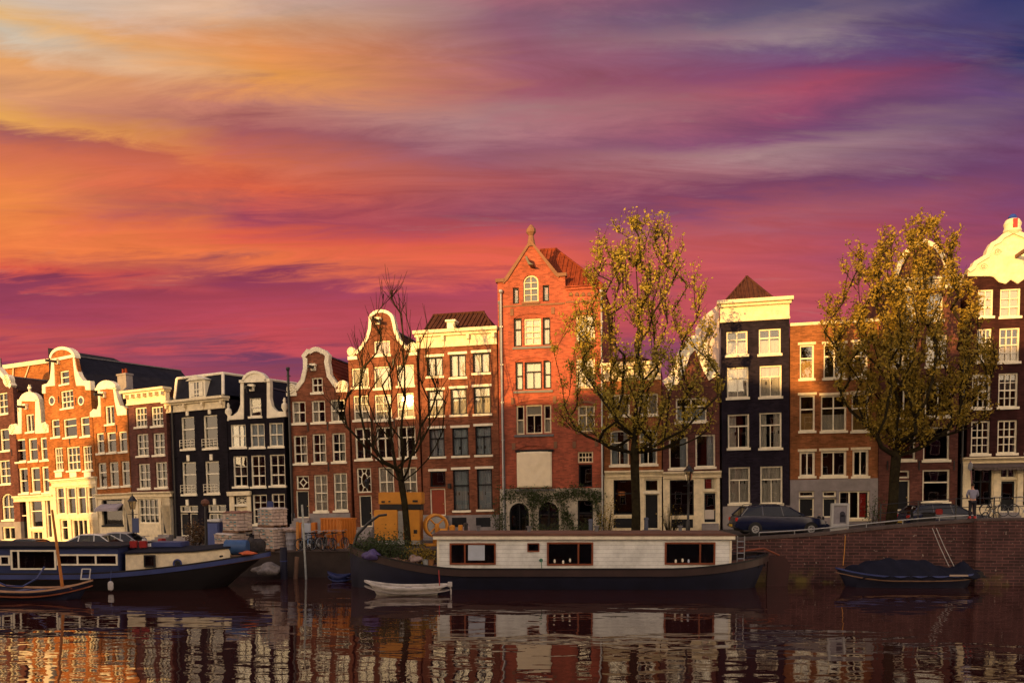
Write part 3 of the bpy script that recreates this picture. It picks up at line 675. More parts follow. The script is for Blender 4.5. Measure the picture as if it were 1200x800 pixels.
xa, za, xb, zb = H.rect(119, 590, 145, 595); b = MB(); b.add([(xa, -.02, zb), (xb, -.02, zb), (xb, -.6, za), (xa, -.6, za), (xa, -.02, zb-.05), (xb, -.02, zb-.05), (xb, -.6, za-.22), (xa, -.6, za-.22)], [(0, 3, 2, 1), (4, 5, 6, 7), (3, 7, 6, 2), (0, 4, 7, 3), (1, 2, 6, 5), (0, 1, 5, 4)]); b.build('awning', mat('awning_cloth', (.28, .25, .3), .8), H.root)
H.chimney(147, 440, 454, 1.1, 2.5, 2, GREYST); H.anchors([(124, 502), (137, 502)])
# ---------------- E
H = House('brown brick house with a toothed cream cornice beside the dark mansard house', 157, 204, 628, 1.0, 2, .0)
H.wins([(158, 477, 172, 500), (177, 476, 191, 499)], g_='g33', cur='full')
H.wins([(160, 508, 174, 534), (179, 507, 193, 533), (162, 543, 176, 572), (182, 541, 196, 571)], g_='g23')
H.window(162, 584, 186, 613, 'g43', sill=False); H.window(189, 583, 199, 592, 'v', sill=False); H.door(189, 593, 200, 626)
H.front([(150, 470), (150, 462), (194, 459), (194, 468)], BBROWN, [(578, CREAM, .03)])
H.body(8); H.cornice(149, 195, 456, 473, 0, CREAM, .3, .5, .25)
xa, za, xb, zb = H.rect(149, 456, 195, 461)
for i in range(7): b = MB(); x = xa+.2+(xb-xa-.4)*i/6; b.box(x-.12, x+.12, -.42, -.1, za-.25, za+.02); b.build('bracket', CREAM, H.root)
H.cornice(155, 202, 576, 582, 0, CREAM, .4, .3, .1); H.band(162, 187, 614, 627, CREAM, .06, 'panel'); H.hip(152, 192, 458, 165, 182, 456, 6, SLATE, rib=False)
# ---------------- F
H = House('black painted house with a mansard attic and a single white dormer', 206, 270, 628, .8, 2, .05)
H.wins([(212, 488, 228, 526), (238, 486, 255, 525)], g_='s', cur='blindside', lint=None)
H.wins([(213, 541, 230, 579), (240, 540, 257, 578)], g_='s', cur='sides', cmat=CURTB)
for x, y in ((220, 483), (246, 481), (221, 536), (248, 535), (220, 588), (252, 587)): H.band(x-1.5, x+1.5, y-3, y+4, WHITE, .08, 'keystone')
H.wins([(210, 592, 232, 600), (243, 591, 265, 600)], g_='v', sill=False, cur='flat'); H.door(211, 601, 221, 628); H.door(222, 601, 232, 628); H.window(244, 601, 264, 620, 'v')
H.front([(199, 482), (199, 474), (264, 466), (265, 476)], BDARK)
for y0, x0, x1 in ((524, 212, 229), (577, 213, 230), (523, 238, 256), (576, 240, 257)):
    xa, za, xb, zb = H.rect(x0, y0-9, x1, y0)
    b = MB()
    for t in (.3, .65, 1.): b.box(xa, xb, -.12, -.09, za+(zb-za)*t-.03, za+(zb-za)*t)
    for i in range(5): b.box(xa+(xb-xa)*i/4-.015, xa+(xb-xa)*i/4+.015, -.12, -.09, za, zb)
    b.build('window_railing', WHITE, H.root)
H.body(9, BDARK, z=H.loc(264, 467)[1]); H.cornice(196, 264, 467, 481, 4, CREAM, .38, .45, .15)
# mansard: steep slate front with white corner boards, flat top
xa, zb0 = H.loc(206, 468, .4); xb, _ = H.loc(263, 465, .4); ta, zt = H.loc(208, 444, .9); tb, _ = H.loc(262, 443, .9)
m_ = MB(); dd = 8.6; m_.add([(xa, .35, zb0), (xb, .35, zb0), (xb, dd, zb0), (xa, dd, zb0), (ta, .9, zt), (tb, .9, zt), (tb, dd-.6, zt), (ta, dd-.6, zt)], [(0, 1, 5, 4), (1, 2, 6, 5), (2, 3, 7, 6), (3, 0, 4, 7), (4, 5, 6, 7), (0, 3, 2, 1)])
ro = m_.build('mansard_roof', SLATE, H.root)
b = MB(); b.tube([(ta, .86, zt+.03), (tb, .86, zt+.03), (tb, dd-.6, zt+.03)], .1, 6); b.tube([(xa, .3, zb0), (ta, .86, zt)], .11, 6); b.tube([(xb, .3, zb0), (tb, .86, zt)], .11, 6); b.build('roof_trim', WHITE, ro)
xa, za, xb, zb = H.rect(221, 441, 240, 467, .25); b = MB(); b.box(xa, xb, .28, 2.2, za, zb-.25); b.add([(xa-.15, .1, zb-.25), (xb+.15, .1, zb-.25), ((xa+xb)/2, .1, zb+.1), (xa-.15, 2.4, zb-.25), (xb+.15, 2.4, zb-.25), ((xa+xb)/2, 2.4, zb+.1)], [(0, 1, 2), (3, 5, 4), (0, 2, 5, 3), (1, 4, 5, 2), (0, 3, 4, 1)])
do = b.build('dormer', WHITE, ro)
b = MB(); b.box(xa+.2, xb-.2, .26, .277, za+.15, zb-.4); b.build('pane', GLASSD, do); b = MB(); b.box((xa+xb)/2-.04, (xa+xb)/2+.04, .22, .258, za+.15, zb-.4); b.box(xa+.2, xb-.2, .2, .25, za+.3, za+.36); b.box(xa+.2, xb-.2, .2, .25, za+.6, za+.66)
b.box(xa+.22, xa+.62, .235, .256, za+.18, zb-.42); b.box(xb-.62, xb-.22, .235, .256, za+.18, zb-.42); b.build('glazing_bar', WHITE, do)
H.pipe(203, 470, 600, IRON)
# ---------------- G
H = House('black painted neck gable house with a white shell pediment and small urns', 273, 337, 626, .7, 1, .03)
H.wins([(292, 466, 306, 488)], g_='h'); H.wins([(270, 497, 288, 524), (293, 496, 310, 524), (315, 495, 332, 523)], g_='g22', cur='flat', cmat=CURTB)
H.wins([(273, 534, 290, 570), (294, 533, 311, 570), (316, 532, 334, 569)], g_='g23')
H.window(276, 581, 289, 591, 'star'); H.door(276, 592, 290, 620, CREAM); H.window(296, 579, 313, 614, 'g24'); H.window(318, 578, 334, 614, 'g24')
H.front([(266, 490), (284, 489), (283, 449), (315, 446), (313, 487), (333, 486)], BDARK)
cl = [(282, 447), (286, 447), (286, 491), (268, 492), (267, 487), (273, 487), (279, 482), (282, 474)]; cr = [(313, 490), (313, 446), (317, 446), (317, 466), (319, 476), (325, 482), (335, 482), (336, 488)]
H.orn([cl, cr, arc(299, 448, 13, 12, 0, 180, 14)]); H.band(281, 317, 444.5, 448, WHITE, .14, 'moulding', .3)
H.coping(arc(299, 448, 14, 12.5, 176, 4, 14), .05, .12, -.14)
for x, y in ((267, 486), (333, 480)):
    a, z = H.loc(x, y); b = MB(); b.lathe([(.14, z-.4), (.1, z-.1), (.24, z+.15), (.2, z+.4), (.08, z+.5), (.12, z+.65), (.03, z+.85)], (a, .1, 0), 10); b.build('urn', WHITE, H.root, smooth=True)
H.body(9, BDARK); H.ridge(451, m=SLATE); H.hoist(296, 455, 1.)
H.orn([[(267, 576), (295, 575), (295, 580), (268, 581)]], -.25, -.002, CREAM, 'door_hood'); H.band(270, 275.5, 581, 624, CREAM, .1, 'pilaster'); H.band(290.5, 295, 581, 624, CREAM, .1, 'pilaster')
H.band(296, 337, 616, 626, GREYST, .04)
# ---------------- H
H = House('brown brick bell gable house with white scrolls and a diamond transom over the black door', 343, 411, 626, 1.0, 1, .0)
H.wins([(365, 442, 378, 460)], g_='g22'); H.wins([(342, 470, 358, 496), (365, 469, 381, 495), (387, 468, 404, 494)], g_='g22', cur='left', cmat=CURT)
H.wins([(344, 510, 360, 543), (366, 508, 382, 542), (389, 507, 405, 541)], g_='g23', cur='right')
H.window(347, 557, 362, 573, 'diamond', sill=False); H.door(347, 574.5, 362, 606); H.wins([(368, 556, 384, 599), (391, 554, 407, 598)], g_='g24', cur='flat')
tp = [(347, 454), (354, 445), (357, 432), (357, 421), (355, 417), (361, 410)]+arc(371, 417, 10, 9, 140, 40, 6)+[(380, 411), (385, 416), (384, 424), (387, 440), (394, 450)]
H.front([(338, 464), (338, 458)]+tp+[(407, 456), (408, 461)], BMID)
H.coping([(346, 456)]+tp+[(396, 452)], .08, .22); H.volute(342, 456, 6); H.volute(402, 452, 6, flip=-1); H.band(336, 348, 460, 464, WHITE, .1, 'gable_shoulder', .3); H.band(394, 408, 455.5, 459.5, WHITE, .1, 'gable_shoulder', .3)
H.body(9); H.ridge(414, m=TILER); H.hoist(368, 431, .9); H.band(363.5, 411, 601, 625, GREYST, .05); H.band(342, 346, 601, 625, GREYST, .05); H.pipe(338.5, 435, 600, IRON, .09)
H.anchors([(361, 500), (384, 499), (385, 547)])
# ---------------- I
H = House('brown brick house with the tallest bell gable and white blinds imitating sky reflections in its upper windows', 420, 491, 626, 1.9, 1, .04)
H.wins([(438, 399, 457, 416)], g_='p', cur='flat', cmat=mat('wood_shutter', (.3, .16, .09), .8))
H.wins([(412, 431, 432, 454), (438, 429, 458, 455), (465, 427, 485, 452)], g_='p', cur='flat', sill=True)  # flat white blinds added so the panes look bright with reflected sunset sky
H.wins([(414, 463, 433, 492), (439, 462, 459, 492), (465, 460, 485, 489)], g_='g23', cur='flat'); H.wins([(416, 501, 435, 538), (441, 500, 461, 537), (466, 499, 487, 536)], g_='x', cur=None)  # flat blinds in the first row likewise stand in for sky reflections
H.window(418, 548, 435, 577, 'oval', sill=False); H.door(421, 580, 436, 617); H.wins([(444, 547, 462, 597), (472, 547, 489, 597)], g_='x', cur='full')
tp = [(417, 414), (424, 406), (430, 396), (433, 386), (434, 374)]+arc(447, 375, 14, 11, 165, 20, 8)+[(462, 378), (464, 388), (468, 398), (478, 409)]
H.front([(408, 424), (408, 420)]+tp+[(488, 414), (488, 420)], BMID)
H.coping(tp, .07, .13); H.volute(412, 412, 5); H.volute(484, 407, 5.5, flip=-1); H.band(408, 419, 417.5, 421.5, WHITE, .1, 'gable_shoulder', .3); H.band(478, 489, 413, 416.5, WHITE, .1, 'gable_shoulder', .3)
H.body(9); H.ridge(380); H.hoist(444, 377, 1.5); H.anchors([(436, 496), (462, 495), (461, 425)]); H.band(437.5, 490, 603, 625, GREYST, .05)
x, z = H.loc(433, 566); b = MB(); b.tube([(x, 0, z+.35), (x, -.5, z+.45)], .03, 6); b.lathe([(.1, z-.35), (.17, z+.05), (.2, z+.12), (.04, z+.32)], (x, -.5, 0), 6); b.build('wall_lantern', IRON, H.root)
x, z = H.loc(460, 425)
# ---------------- J
H = House('brown brick house with bracketed cream cornice, tiled hip roof and a red-brown front door', 496, 587, 626, 1.3, 1, .0)
H.wins([(500, 418, 519, 441)], g_='v', fr=DARKP, cur='full', lint=WHITE); H.wins([(527, 415, 546, 442), (554, 413, 574, 437)], g_='v', fr=DARKP, cur='full', lint=WHITE)
H.wins([(501, 457, 520, 487), (528, 455, 547, 486), (555, 453, 575, 485)], g_='t', fr=DARKP, cur='full', lint=WHITE); H.wins([(503, 502, 521, 535), (530, 501, 549, 534), (557, 499, 576, 533)], g_='t', fr=DARKP, cur='full', cmat=CURTB, lint=WHITE)
H.wins([(531, 550, 550, 598), (559, 549, 577, 597)], g_='s', fr=DARKP, cur='full', cmat=CURTB, lint=WHITE); H.window(504, 552, 522, 570, 'p', fr=DARKP, sill=False, lint=WHITE); H.door(504, 572, 522, 604, REDP)
H.front([(491, 409), (490, 396), (581, 388), (582, 402)], BMID)
H.cornice(488, 582, 386, 406, 4, CREAM, .35, .5, .12); H.body(8); H.hip(494, 580, 390, 508, 567, 368, 7)
x, z = H.loc(530, 381, .1); b = MB(); b.box(x-.25, x+.25, -.3, .5, z-.5, z+.15); b.box(x-.35, x+.35, -.4, .5, z+.152, z+.28); b.build('hoist_hood', WHITE, H.root, bevel=.02); H.hoist(537, 384, 1., hood=False)
H.band(523.5, 586, 603, 625, GREYST, .05); H.band(495, 503, 603, 625, GREYST, .05); H.pipe(586.5, 358, 600, LEAD, .09)
for x0, x1 in ((530, 547), (558, 575)): H.band(x0, x1, 606, 617, DARKP, .06, 'cellar_hatch')
H.orn([[(525.5, 566), (529, 566), (529, 572), (525.5, 572)]], -.25, -.01, IRON, 'wall_lantern')
# ---------------- K
H = House('tall red brick warehouse with pointed gable, blank canvas and ivy-grown white ground floor', 591, 708, 626, .7, 1, -.1, 'brick_warehouse')
ST = mat('sandstone_trim', (.19, .095, .055), .85)
H.wins([(602, 373, 611.5, 406), (636, 372, 645, 404)], g_='s', fr=DARKP, cur='full', sill=False); H.wins([(614, 373, 634, 404)], g_='g24', fr=CREAM, sill=False, cur='flat')
H.window(613, 322, 631, 354, 'g24', fr=CREAM, arch=.45, sill=ST, glass=GLASSD); H.window(601, 337, 608, 356, 'p', fr=DARKP, sill=False); H.window(636, 334, 643.5, 353, 'p', fr=DARKP, sill=False)
H.wins([(604, 424, 613, 457), (637, 422, 646, 455)], g_='h', fr=DARKP, cur='flat', sill=False); H.wins([(615, 424, 635, 456)], g_='t', fr=DARKP, cur='full', sill=False)
H.wins([(605, 475, 614.5, 509), (637, 474, 646, 507)], g_='h', fr=CREAM, sill=False, cur='low'); H.window(616, 474, 635.5, 508, 't', fr=CREAM, sill=False, cur='blind')
H.wins([(675, 369, 697, 400), (675, 420, 697, 455), (677, 475, 697, 506)], g_='x', fr=CREAM, cur='full', sill=ST); H.window(677, 529, 695, 542, 'g42', fr=CREAM, sill=False); H.window(678, 544, 694, 570, 'p', fr=DARKP, sill=False)
H.window(597, 589, 620, 624, 'v', fr=DARKP, arch=.5, sill=False, glass=GLASSD, cur='full', cmat=CURTB); H.window(631, 588, 655, 624, 'v', fr=DARKP, arch=.5, sill=False, glass=GLASSD, cur='full', cmat=CURTB); H.window(677, 586, 695, 624, 's', fr=DARKP, sill=False, glass=GLASSD)
H.front([(583, 340), (583, 330), (591, 329), (622, 283), (654, 322), (662, 322), (662.5, 337), (704, 336), (705, 342)], BRED, [(572, mat('whitewash', (.42, .38, .32), .9, .45, 1.4, .4), .05)])
H.coping([(589, 331), (593, 327), (622, 283), (652, 321), (656, 324)], .1, .12, -.1, .5, ST)
H.band(581, 591, 327, 331, ST, .15, 'kneeler', .4); H.band(654, 664, 320, 324, ST, .15, 'kneeler', .4)
for i, (a, b_, y) in enumerate(((584, 662, 357.5), (663, 705, 353))): H.band(a, b_, y-1, y+1, ST, .04, 'string_course')
x, z = H.loc(622, 283); b = MB(); b.lathe([(.3, z-.3), (.22, z+.1), (.16, z+.4), (.32, z+.6), (.3, z+.8), (.1, z+1.05), (.02, z+1.1)], (x, .15, 0), 8); b.build('finial', ST, H.root)
for x0, x1, y, h in ((601, 647, 372, 6), (602, 648, 423, 6), (602, 649, 474, 7), (603, 650, 527, 7), (674, 698, 368, 4), (674, 698, 419, 4), (675, 699, 474, 4)):
    H.coping([(x0+(x1-x0)*t/8, y-h*math.sin(math.pi*t/8)**.6) for t in range(9)], .03, .1, -.06, .05, ST if x0 > 660 else BRED)
for y, x0, x1 in ((407, 601, 647), (458.5, 602, 648), (510, 603, 649), (573.5, 604, 650)): H.band(x0, x1, y-1, y+1.6, LEAD, .1, 'stone_sill')
for x, y in ((600, 366), (648, 364), (601, 470), (650, 468), (602, 523), (651, 521), (673, 521), (699, 519)): H.band(x-2, x+2, y-4, y+4, ST, .05, 'impost_block')
xa, za, xb, zb = H.rect(606, 529, 647, 571); b = MB(); n = 14; vs = []; fs = []
for j in range(n+1):
    for i in range(n+1):
        u, v = i/n, j/n; sag = math.sin(u*math.pi); y = -.1-.05*math.sin((v*1.6-abs(u-.5)*2.2)*9)*v*(1-v)*2.5*sag-.05*sag
        vs.append((xa+(xb-xa)*u, y, za+(zb-za)*v))
for j in range(n):
    for i in range(n): a = j*(n+1)+i; fs.append((a, a+1, a+n+2, a+n+1))
b.add(vs, fs); cv = b.build('canvas', mat('canvas_cloth', (.78, .68, .5), .9, .08, 2), H.root, smooth=True); sm = cv.modifiers.new('thickness', 'SOLIDIFY'); sm.thickness = .015
H.orn([[(604, 527), (649, 526), (649, 529), (604, 530)]], -.14, -.06, DARKP, 'canvas_batten')
H.body(9, BRED, z=H.loc(662, 338)[1]-.2)
H.hip(586, 706, 337, 634, 652, 293, 8, TILER)
# gable roof joining the front gable to the main roof
x, z = H.loc(622, 287, .4); xa, za = H.loc(592, 332, .4); xb, zb = H.loc(653, 326, .4)
b = MB(); b.add([(xa, .35, za), (x, .35, z), (xb, .35, zb), (xa, 5, za), (x, 5, z), (xb, 5, zb)], [(0, 1, 4, 3), (1, 2, 5, 4), (0, 3, 5, 2), (0, 2, 1), (3, 4, 5)]); b.build('gable_roof', TILER, H.root)
for i in range(5): H.orn([arc(669+i*7.2, 347, 2.6, 5, 0, 180, 6)], -.05, -.002, ST, 'blind_arch')
H.cornice(663, 706, 335, 339, 0, BRED, .4, .25, .05); H.pipe(587.5, 345, 600); H.pipe(705, 345, 600)
H.orn([[(618, 305), (620.5, 304), (623, 311), (628, 314), (622, 314)]], -.9, -.002, IRON, 'hoist_beam')
# ---------------- L
H = House('orange brick house with a cream cornice standing directly behind the slender leafy tree', 712, 777, 624, .9, 1, .05)
H.wins([(714, 462, 738, 487), (748, 461, 771, 486)], g_='v', cur='full'); H.wins([(715, 504, 737, 545), (749, 503, 770, 544)], g_='t', cur='sides', cmat=CURTB, arch=.12)
H.window(719, 562, 743, 603, 's', fr=DARKP, sill=CREAM, glass=GLASSD); H.window(755, 561, 772, 576, 'p'); H.door(755, 578, 772, 620, steps=True)
H.front([(707, 447), (707, 440), (774, 436), (775, 444)], BLTOR, [(556, CREAM, .04)])
H.cornice(706, 774, 425, 446, 4, CREAM, .35, .5, .1); H.body(8, BBROWN); H.cornice(709, 777, 551, 559, 0, CREAM, .5, .3, .02); H.hip(712, 770, 426, 730, 752, 420, 6, TILE)
H.band(719, 744, 607, 618, DARKP, .08, 'cellar_hatch')
b = MB(); x, z = H.loc(728, 578); b.box(x-.2, x+.2, .32, .34, z-.12, z+.12); b.build('shop_lamp', mat('lamp_glow', (1., .22, .03), .5, .05, emit=1.2), H.root)
# ---------------- M
H = House('brown brick bell gable house with a white shopfront behind the street lamp', 779, 845, 620, 1.2, 1, .0)
H.wins([(792, 466, 828, 494)], g_='x', cur='low', cmat=CURTB); H.wins([(784, 512, 806, 549), (815, 509, 838, 547)], g_='p', cur='right', cmat=CURTB)
H.window(785, 562, 813, 604, 's', fr=DARKP, sill=CREAM, glass=GLASSD); H.window(824, 559, 839, 574, 'p', sill=False); H.door(824, 576, 840, 613, glazed=True)
tp = [(778, 449), (786, 444), (793, 430), (799, 412), (806, 404)]+arc(815, 405, 9, 8, 150, 30, 6)+[(824, 404), (829, 416), (834, 430), (840, 440)]
H.front([(776, 456)]+tp+[(843, 450)], BBROWN, [(557, CREAM, .04)])
H.coping(tp, .2, .55); H.body(9, SIDEW, zl=H.loc(776, 455)[1], zr=H.loc(843, 452)[1]); H.ridge(402, m=TILER); H.cornice(777, 845, 552, 560, 0, CREAM, .5, .3, .02)
b = MB(); xa, za, xb, zb = H.rect(786, 590, 805, 603); b.box(xa, (xa+xb)/2-.03, .26, .28, za, zb); b.box((xa+xb)/2+.03, xb, .26, .28, za, zb); b.build('poster', CURTB, H.root)
b = MB(); xa, za, xb, zb = H.rect(826, 597, 837, 608); b.box(xa, xb, .115, .125, za, zb); b.build('poster', CURT, H.root)
b = MB(); xa, za, xb, zb = H.rect(829, 561, 834, 572); b.box(xb, xb+.35, .2, .204, za, zb); b.build('poster', WHITE, H.root); b = MB(); b.box(xa-.1, xb-.02, .2, .204, za, zb); b.build('poster', mat('red_paper', (.3, .03, .03)), H.root)
H.band(787, 812, 608, 618, DARKP, .08, 'cellar_hatch')
# ---------------- N
H = House('navy blue painted house with a plain deep cream cornice and pyramid tile roof', 848, 926, 620, 1.3, 1, -.05)
H.wins([(851, 388, 876, 416), (889, 385, 915, 415)], g_='x', cur='low'); H.wins([(852, 430, 877, 466), (890, 428, 916, 465)], g_='t', cur='full')
H.wins([(853, 485, 878, 525), (890, 483, 916, 525)], g_='t', cur='sides'); H.wins([(854, 547, 879, 590), (891, 546, 917, 590)], g_='t', cur='full')
H.front([(845, 378), (844, 358), (925, 352), (925, 374)], BNAVY); H.band(847, 926, 592.5, 622, GREYST, .04)
H.body(8, mat('white_side_render', (.62, .5, .45), .9, .2, .8, .4)); H.cornice(844, 925, 351, 376, 0, CREAM, .3, .5, .2); H.hip(848, 908, 353, 874.5, 876, 325, 7)

H.orn([[(843, 376), (843, 355), (832, 364), (822, 372), (815, 384), (815, 470), (843, 470)]], .2, .5, mat('white_side_render', (.62, .5, .45)), 'side_wall')
# ---------------- O
H = House('flat-topped orange brick house with a grey concrete ground floor behind the blue estate car', 929, 1031, 616, 1.2, 1, .05)
H.wins([(937, 404, 954, 444), (999, 401, 1017, 442)], g_='s', lint=CREAM, cur='low', cmat=CURTO); H.wins([(965, 403, 991, 443)], g_='x', lint=CREAM)
H.wins([(937, 463, 955, 505), (998, 461, 1018, 505)], g_='s', lint=CREAM, cur='low', cmat=CURTO); H.wins([(962, 463, 992, 505)], g_='x', lint=CREAM, cur='low')
H.wins([(937, 529, 955, 558), (962, 528, 992, 558), (999, 527, 1018, 558)], g_='v', lint=CREAM, sill=True, fw=.12)
H.window(936, 575, 954, 582, 'p', sill=False); H.door(936, 583, 954, 606, steps=False); H.window(964, 575, 980, 582, 'p', sill=False); H.door(964, 583, 980, 606, steps=False); H.window(983, 575, 1019, 608, 'v3', sill=CREAM, glass=GLASS)
b = MB(); xa, za, xb, zb = H.rect(1007, 578, 1016, 606); b.box(xa, xb, .4, .44, za, zb); b.build('curtain', mat('red_cloth', (.5, .02, .015)), H.root)
H.front([(926, 392), (926, 379), (1030, 374), (1030, 388)], BLTOR, [(561, CONC, .05)]); H.band(926, 1031, 376, 379.5, CREAM, .1, 'parapet_coping', .4); H.body(8, BBROWN)
b = MB(); b.box(H.xl, H.xr, .31, 8, H.zl-.5, H.zl-.3); b.build('flat_roof', LEAD, H.root)
b = MB(); 
for i in range(7): b.tube([(H.xl+.3+i*.8, 2.5, H.zl-.3), (H.xl+.3+i*.8, 2.5, H.zl+.65)], .02, 4)
b.tube([(H.xl+.3, 2.5, H.zl+.65), (H.xl+5.1, 2.5, H.zl+.65)], .025, 4); b.build('roof_railing', IRON, H.root)
# ---------------- P
H = House('tall brown brick house with a cream gable hidden behind the dense tree', 1034, 1125, 608, 1.0, 1, .0)
H.wins([(1044, 448, 1075, 490), (1084, 447, 1115, 488)], g_='v'); H.wins([(1047, 501, 1073, 539), (1082, 500, 1113, 539)], g_='p')
H.wins([(1046, 393, 1071, 430), (1085, 392, 1110, 429), (1055, 345, 1074, 376), (1086, 344, 1105, 375)], g_='x', cur='full')
H.window(1051, 551, 1066, 560, 'p', sill=False); H.door(1051, 562, 1066, 598); H.window(1081, 550, 1113, 588, 's')
tp = [(1034, 330), (1048, 326), (1052, 312), (1060, 296), (1072, 286), (1084, 282), (1097, 288), (1106, 300), (1112, 318), (1124, 325)]
H.front([(1032, 336)]+tp+[(1126, 332)], BBROWN); H.coping(tp, .08, .18, m=CREAM); H.body(8); H.ridge(292); H.anchors([(1077, 545), (1118, 545), (1040, 545)])
H.cornice(1034, 1126, 326, 340, 0, CREAM, .4, .4, .02)
H.orn([[(1094, 345), (1094, 330), (1136, 328), (1136, 343)]], .6, 1.6, CREAM, 'roof_parapet') if False else None
# ---------------- Q
H = House('dark house with a huge curly cream gable, crown ornament and white shop pilasters', 1126, 1246, 604, .8, 1, .05)
H.wins([(1146, 339, 1164, 371), (1172, 338, 1196, 371), (1206, 337, 1230, 370)], g_='g23', cur='flat')
H.wins([(1145, 385, 1162, 424), (1171, 384, 1195, 424), (1206, 383, 1229, 423)], g_='g34', cur='low', cmat=CURTO)
H.wins([(1139, 438, 1161, 478), (1170, 437, 1193, 477), (1204, 436, 1227, 476), (1138, 493, 1160, 532), (1169, 492, 1192, 531), (1202, 491, 1225, 530)], g_='g34')
H.wins([(1138, 549, 1162, 592), (1198, 548, 1222, 592)], g_='x', fr=DARKP, sill=CREAM, glass=GLASSD, cur='sides'); H.window(1172, 548, 1191, 560, 'v', sill=False); H.door(1172, 562, 1191, 600, glazed=True)
H.front([(1137, 345), (1137, 321), (1142, 310), (1155, 300), (1162, 287), (1172, 279), (1186, 273), (1200, 278), (1212, 286), (1220, 298), (1234, 308), (1240, 320), (1240, 345)], BDKBR, [(541, CREAM, .05)])
gp = [(1133, 324), (1134, 318), (1140, 314), (1142, 309), (1150, 304), (1156, 301), (1158, 294), (1162, 287), (1170, 283), (1174, 278), (1186, 272), (1199, 277), (1204, 282), (1212, 286), (1217, 293), (1219, 300), (1227, 303), (1236, 309), (1240, 316), (1242, 322), (1215, 324), (1208, 330), (1200, 327), (1192, 333), (1184, 328), (1178, 333), (1170, 331), (1164, 325), (1160, 324)]
H.orn([gp], -.1, -.003, CREAM, 'gable_facing'); H.coping(gp[1:20], .12, .12, -.22, .4, CREAM)
for p, r in (((1152, 313), 5), ((1168, 296), 5), ((1205, 295), 5), ((1222, 312), 5)): H.volute(p[0], p[1], r, CREAM)
b = MB(); x, z = H.loc(1187, 273); b.lathe([(.35, z-.1), (.5, z+.1), (.42, z+.3), (.48, z+.5), (.36, z+.75), (.12, z+.85)], (x, .1, 0), 12); o = b.build('crown_ornament', CREAM, H.root, smooth=True)
b = MB(); b.lathe([(.2, z+.8), (.24, z+.9), (.14, z+1.05), (.02, z+1.1)], (x, .1, 0), 10); b.build('orb', mat('blue_enamel', (.02, .05, .3), .3), o); b = MB(); b.box(x-.12, x+.1, -.42, -.3, z+.22, z+.7); b.build('shield', mat('red_enamel', (.45, .03, .02), .4), o)
H.hoist(1190, 301, 1.5, ST, False); H.body(9); H.ridge(282)
H.cornice(1127, 1246, 535, 542, 0, CREAM, .5, .4, .02)
xa, za, xb, zb = H.rect(1137, 542, 1244, 549); b = MB(); n = 24
for i in range(n): b.box(xa+(xb-xa)*i/n, xa+(xb-xa)*(i+1)/n-.02, -.8, -.74, za-.05-.03*(i % 2), zb-.25)
b.add([(xa, -.05, zb), (xb, -.05, zb), (xb, -.8, zb-.25), (xa, -.8, zb-.25), (xa, -.05, zb-.04), (xb, -.05, zb-.04), (xb, -.8, zb-.29), (xa, -.8, zb-.29)], [(0, 3, 2, 1), (4, 5, 6, 7), (3, 7, 6, 2), (0, 4, 7, 3), (1, 2, 6, 5), (0, 1, 5, 4)])
b.build('awning', mat('dark_awning_cloth', (.1, .075, .07), .8, .3, 6), H.root)
for x in (1131, 1167, 1195): H.band(x-3.5, x+3.5, 543, 603, CREAM, .1, 'pilaster')
H.pipe(1129, 420, 600, IRON)
# ---------------- long brick rear building with white gutter, behind A and B
o = empty('rear_building', (-47.5, 84, 1), (0, -R(1.5), math.atan(-.5)), 'orange brick rear building with a white gutter above the rooftops at far left', 'building')
b = MB(); b.box(-6, 4.4, 0, 8, 0, 15.6); b.build('wall', BORANGE, o); b = MB(); b.box(-6.1, 4.5, -.25, .2, 15.602, 16.); b.build('gutter', CREAM, o); b = MB(); b.prism([(4.45, 7), (4.45, 17), (5.4, 16.6), (8, 14.2), (8, 7)], -.2, 7); b.build('roof', SLATE, o)
b = MB(); b.tube([(-1, -.1, 15.6), (-1.5, -.12, 12.5)], .06, 6); b.tube([(1.4, -.1, 15.6), (-.6, -.12, 12.5)], .06, 6); b.build('drainpipe', CREAM, o)
# ---------------- houses on the near bank, behind the viewer: they throw the shade over the lower facades
def nearhouse(x0, x1, h, k):
    o = empty('canal_house', (x0, -12, 1.4), (0, 0, 0), 'brick canal house of the near bank, standing out of view behind the camera', 'house', 'houses on the near bank')
    w_ = x1-x0; b = MB(); b.box(.02, w_-.02, -9, 0, 0, h-1.4); b.build('wall', (BBROWN, BRED, BDARK, BLTOR)[k % 4], o)
    c = MB(); c.box(-.05, w_+.05, 0.002, .4, h-2.3, h-1.41); c.box(0, w_, -9, .5, h-1.4+.002, h-1.2); c.build('cornice', CREAM, o)
    r = MB(); r.add([(0, .3, h-1.198), (w_, .3, h-1.198), (w_, -9, h-1.198), (0, -9, h-1.198), (w_*.3, -4, h-.6), (w_*.7, -4, h-.6)], [(0, 1, 5, 4), (1, 2, 5), (2, 3, 4, 5), (3, 0, 4), (0, 3, 2, 1)]); r.build('roof', TILE, o)
    nx = max(2, int(w_/1.9)); nz = int((h-3.5)/3.3)
    for i in range(nx):
        for j in range(nz):
            x = w_*(i+.5)/nx; z = 1+j*3.3; f = MB(); f.ring([(x-.5, z), (x+.5, z), (x+.5, z+1.9), (x-.5, z+1.9)], .09, .003, .07); f.box(x-.5, x+.5, .01, .06, z+1.1, z+1.17)
            fo = f.build('window', WHITE, o); p = MB(); p.box(x-.42, x+.42, .02, .03, z+.08, z+1.82); p.build('pane', GLASSD, fo)
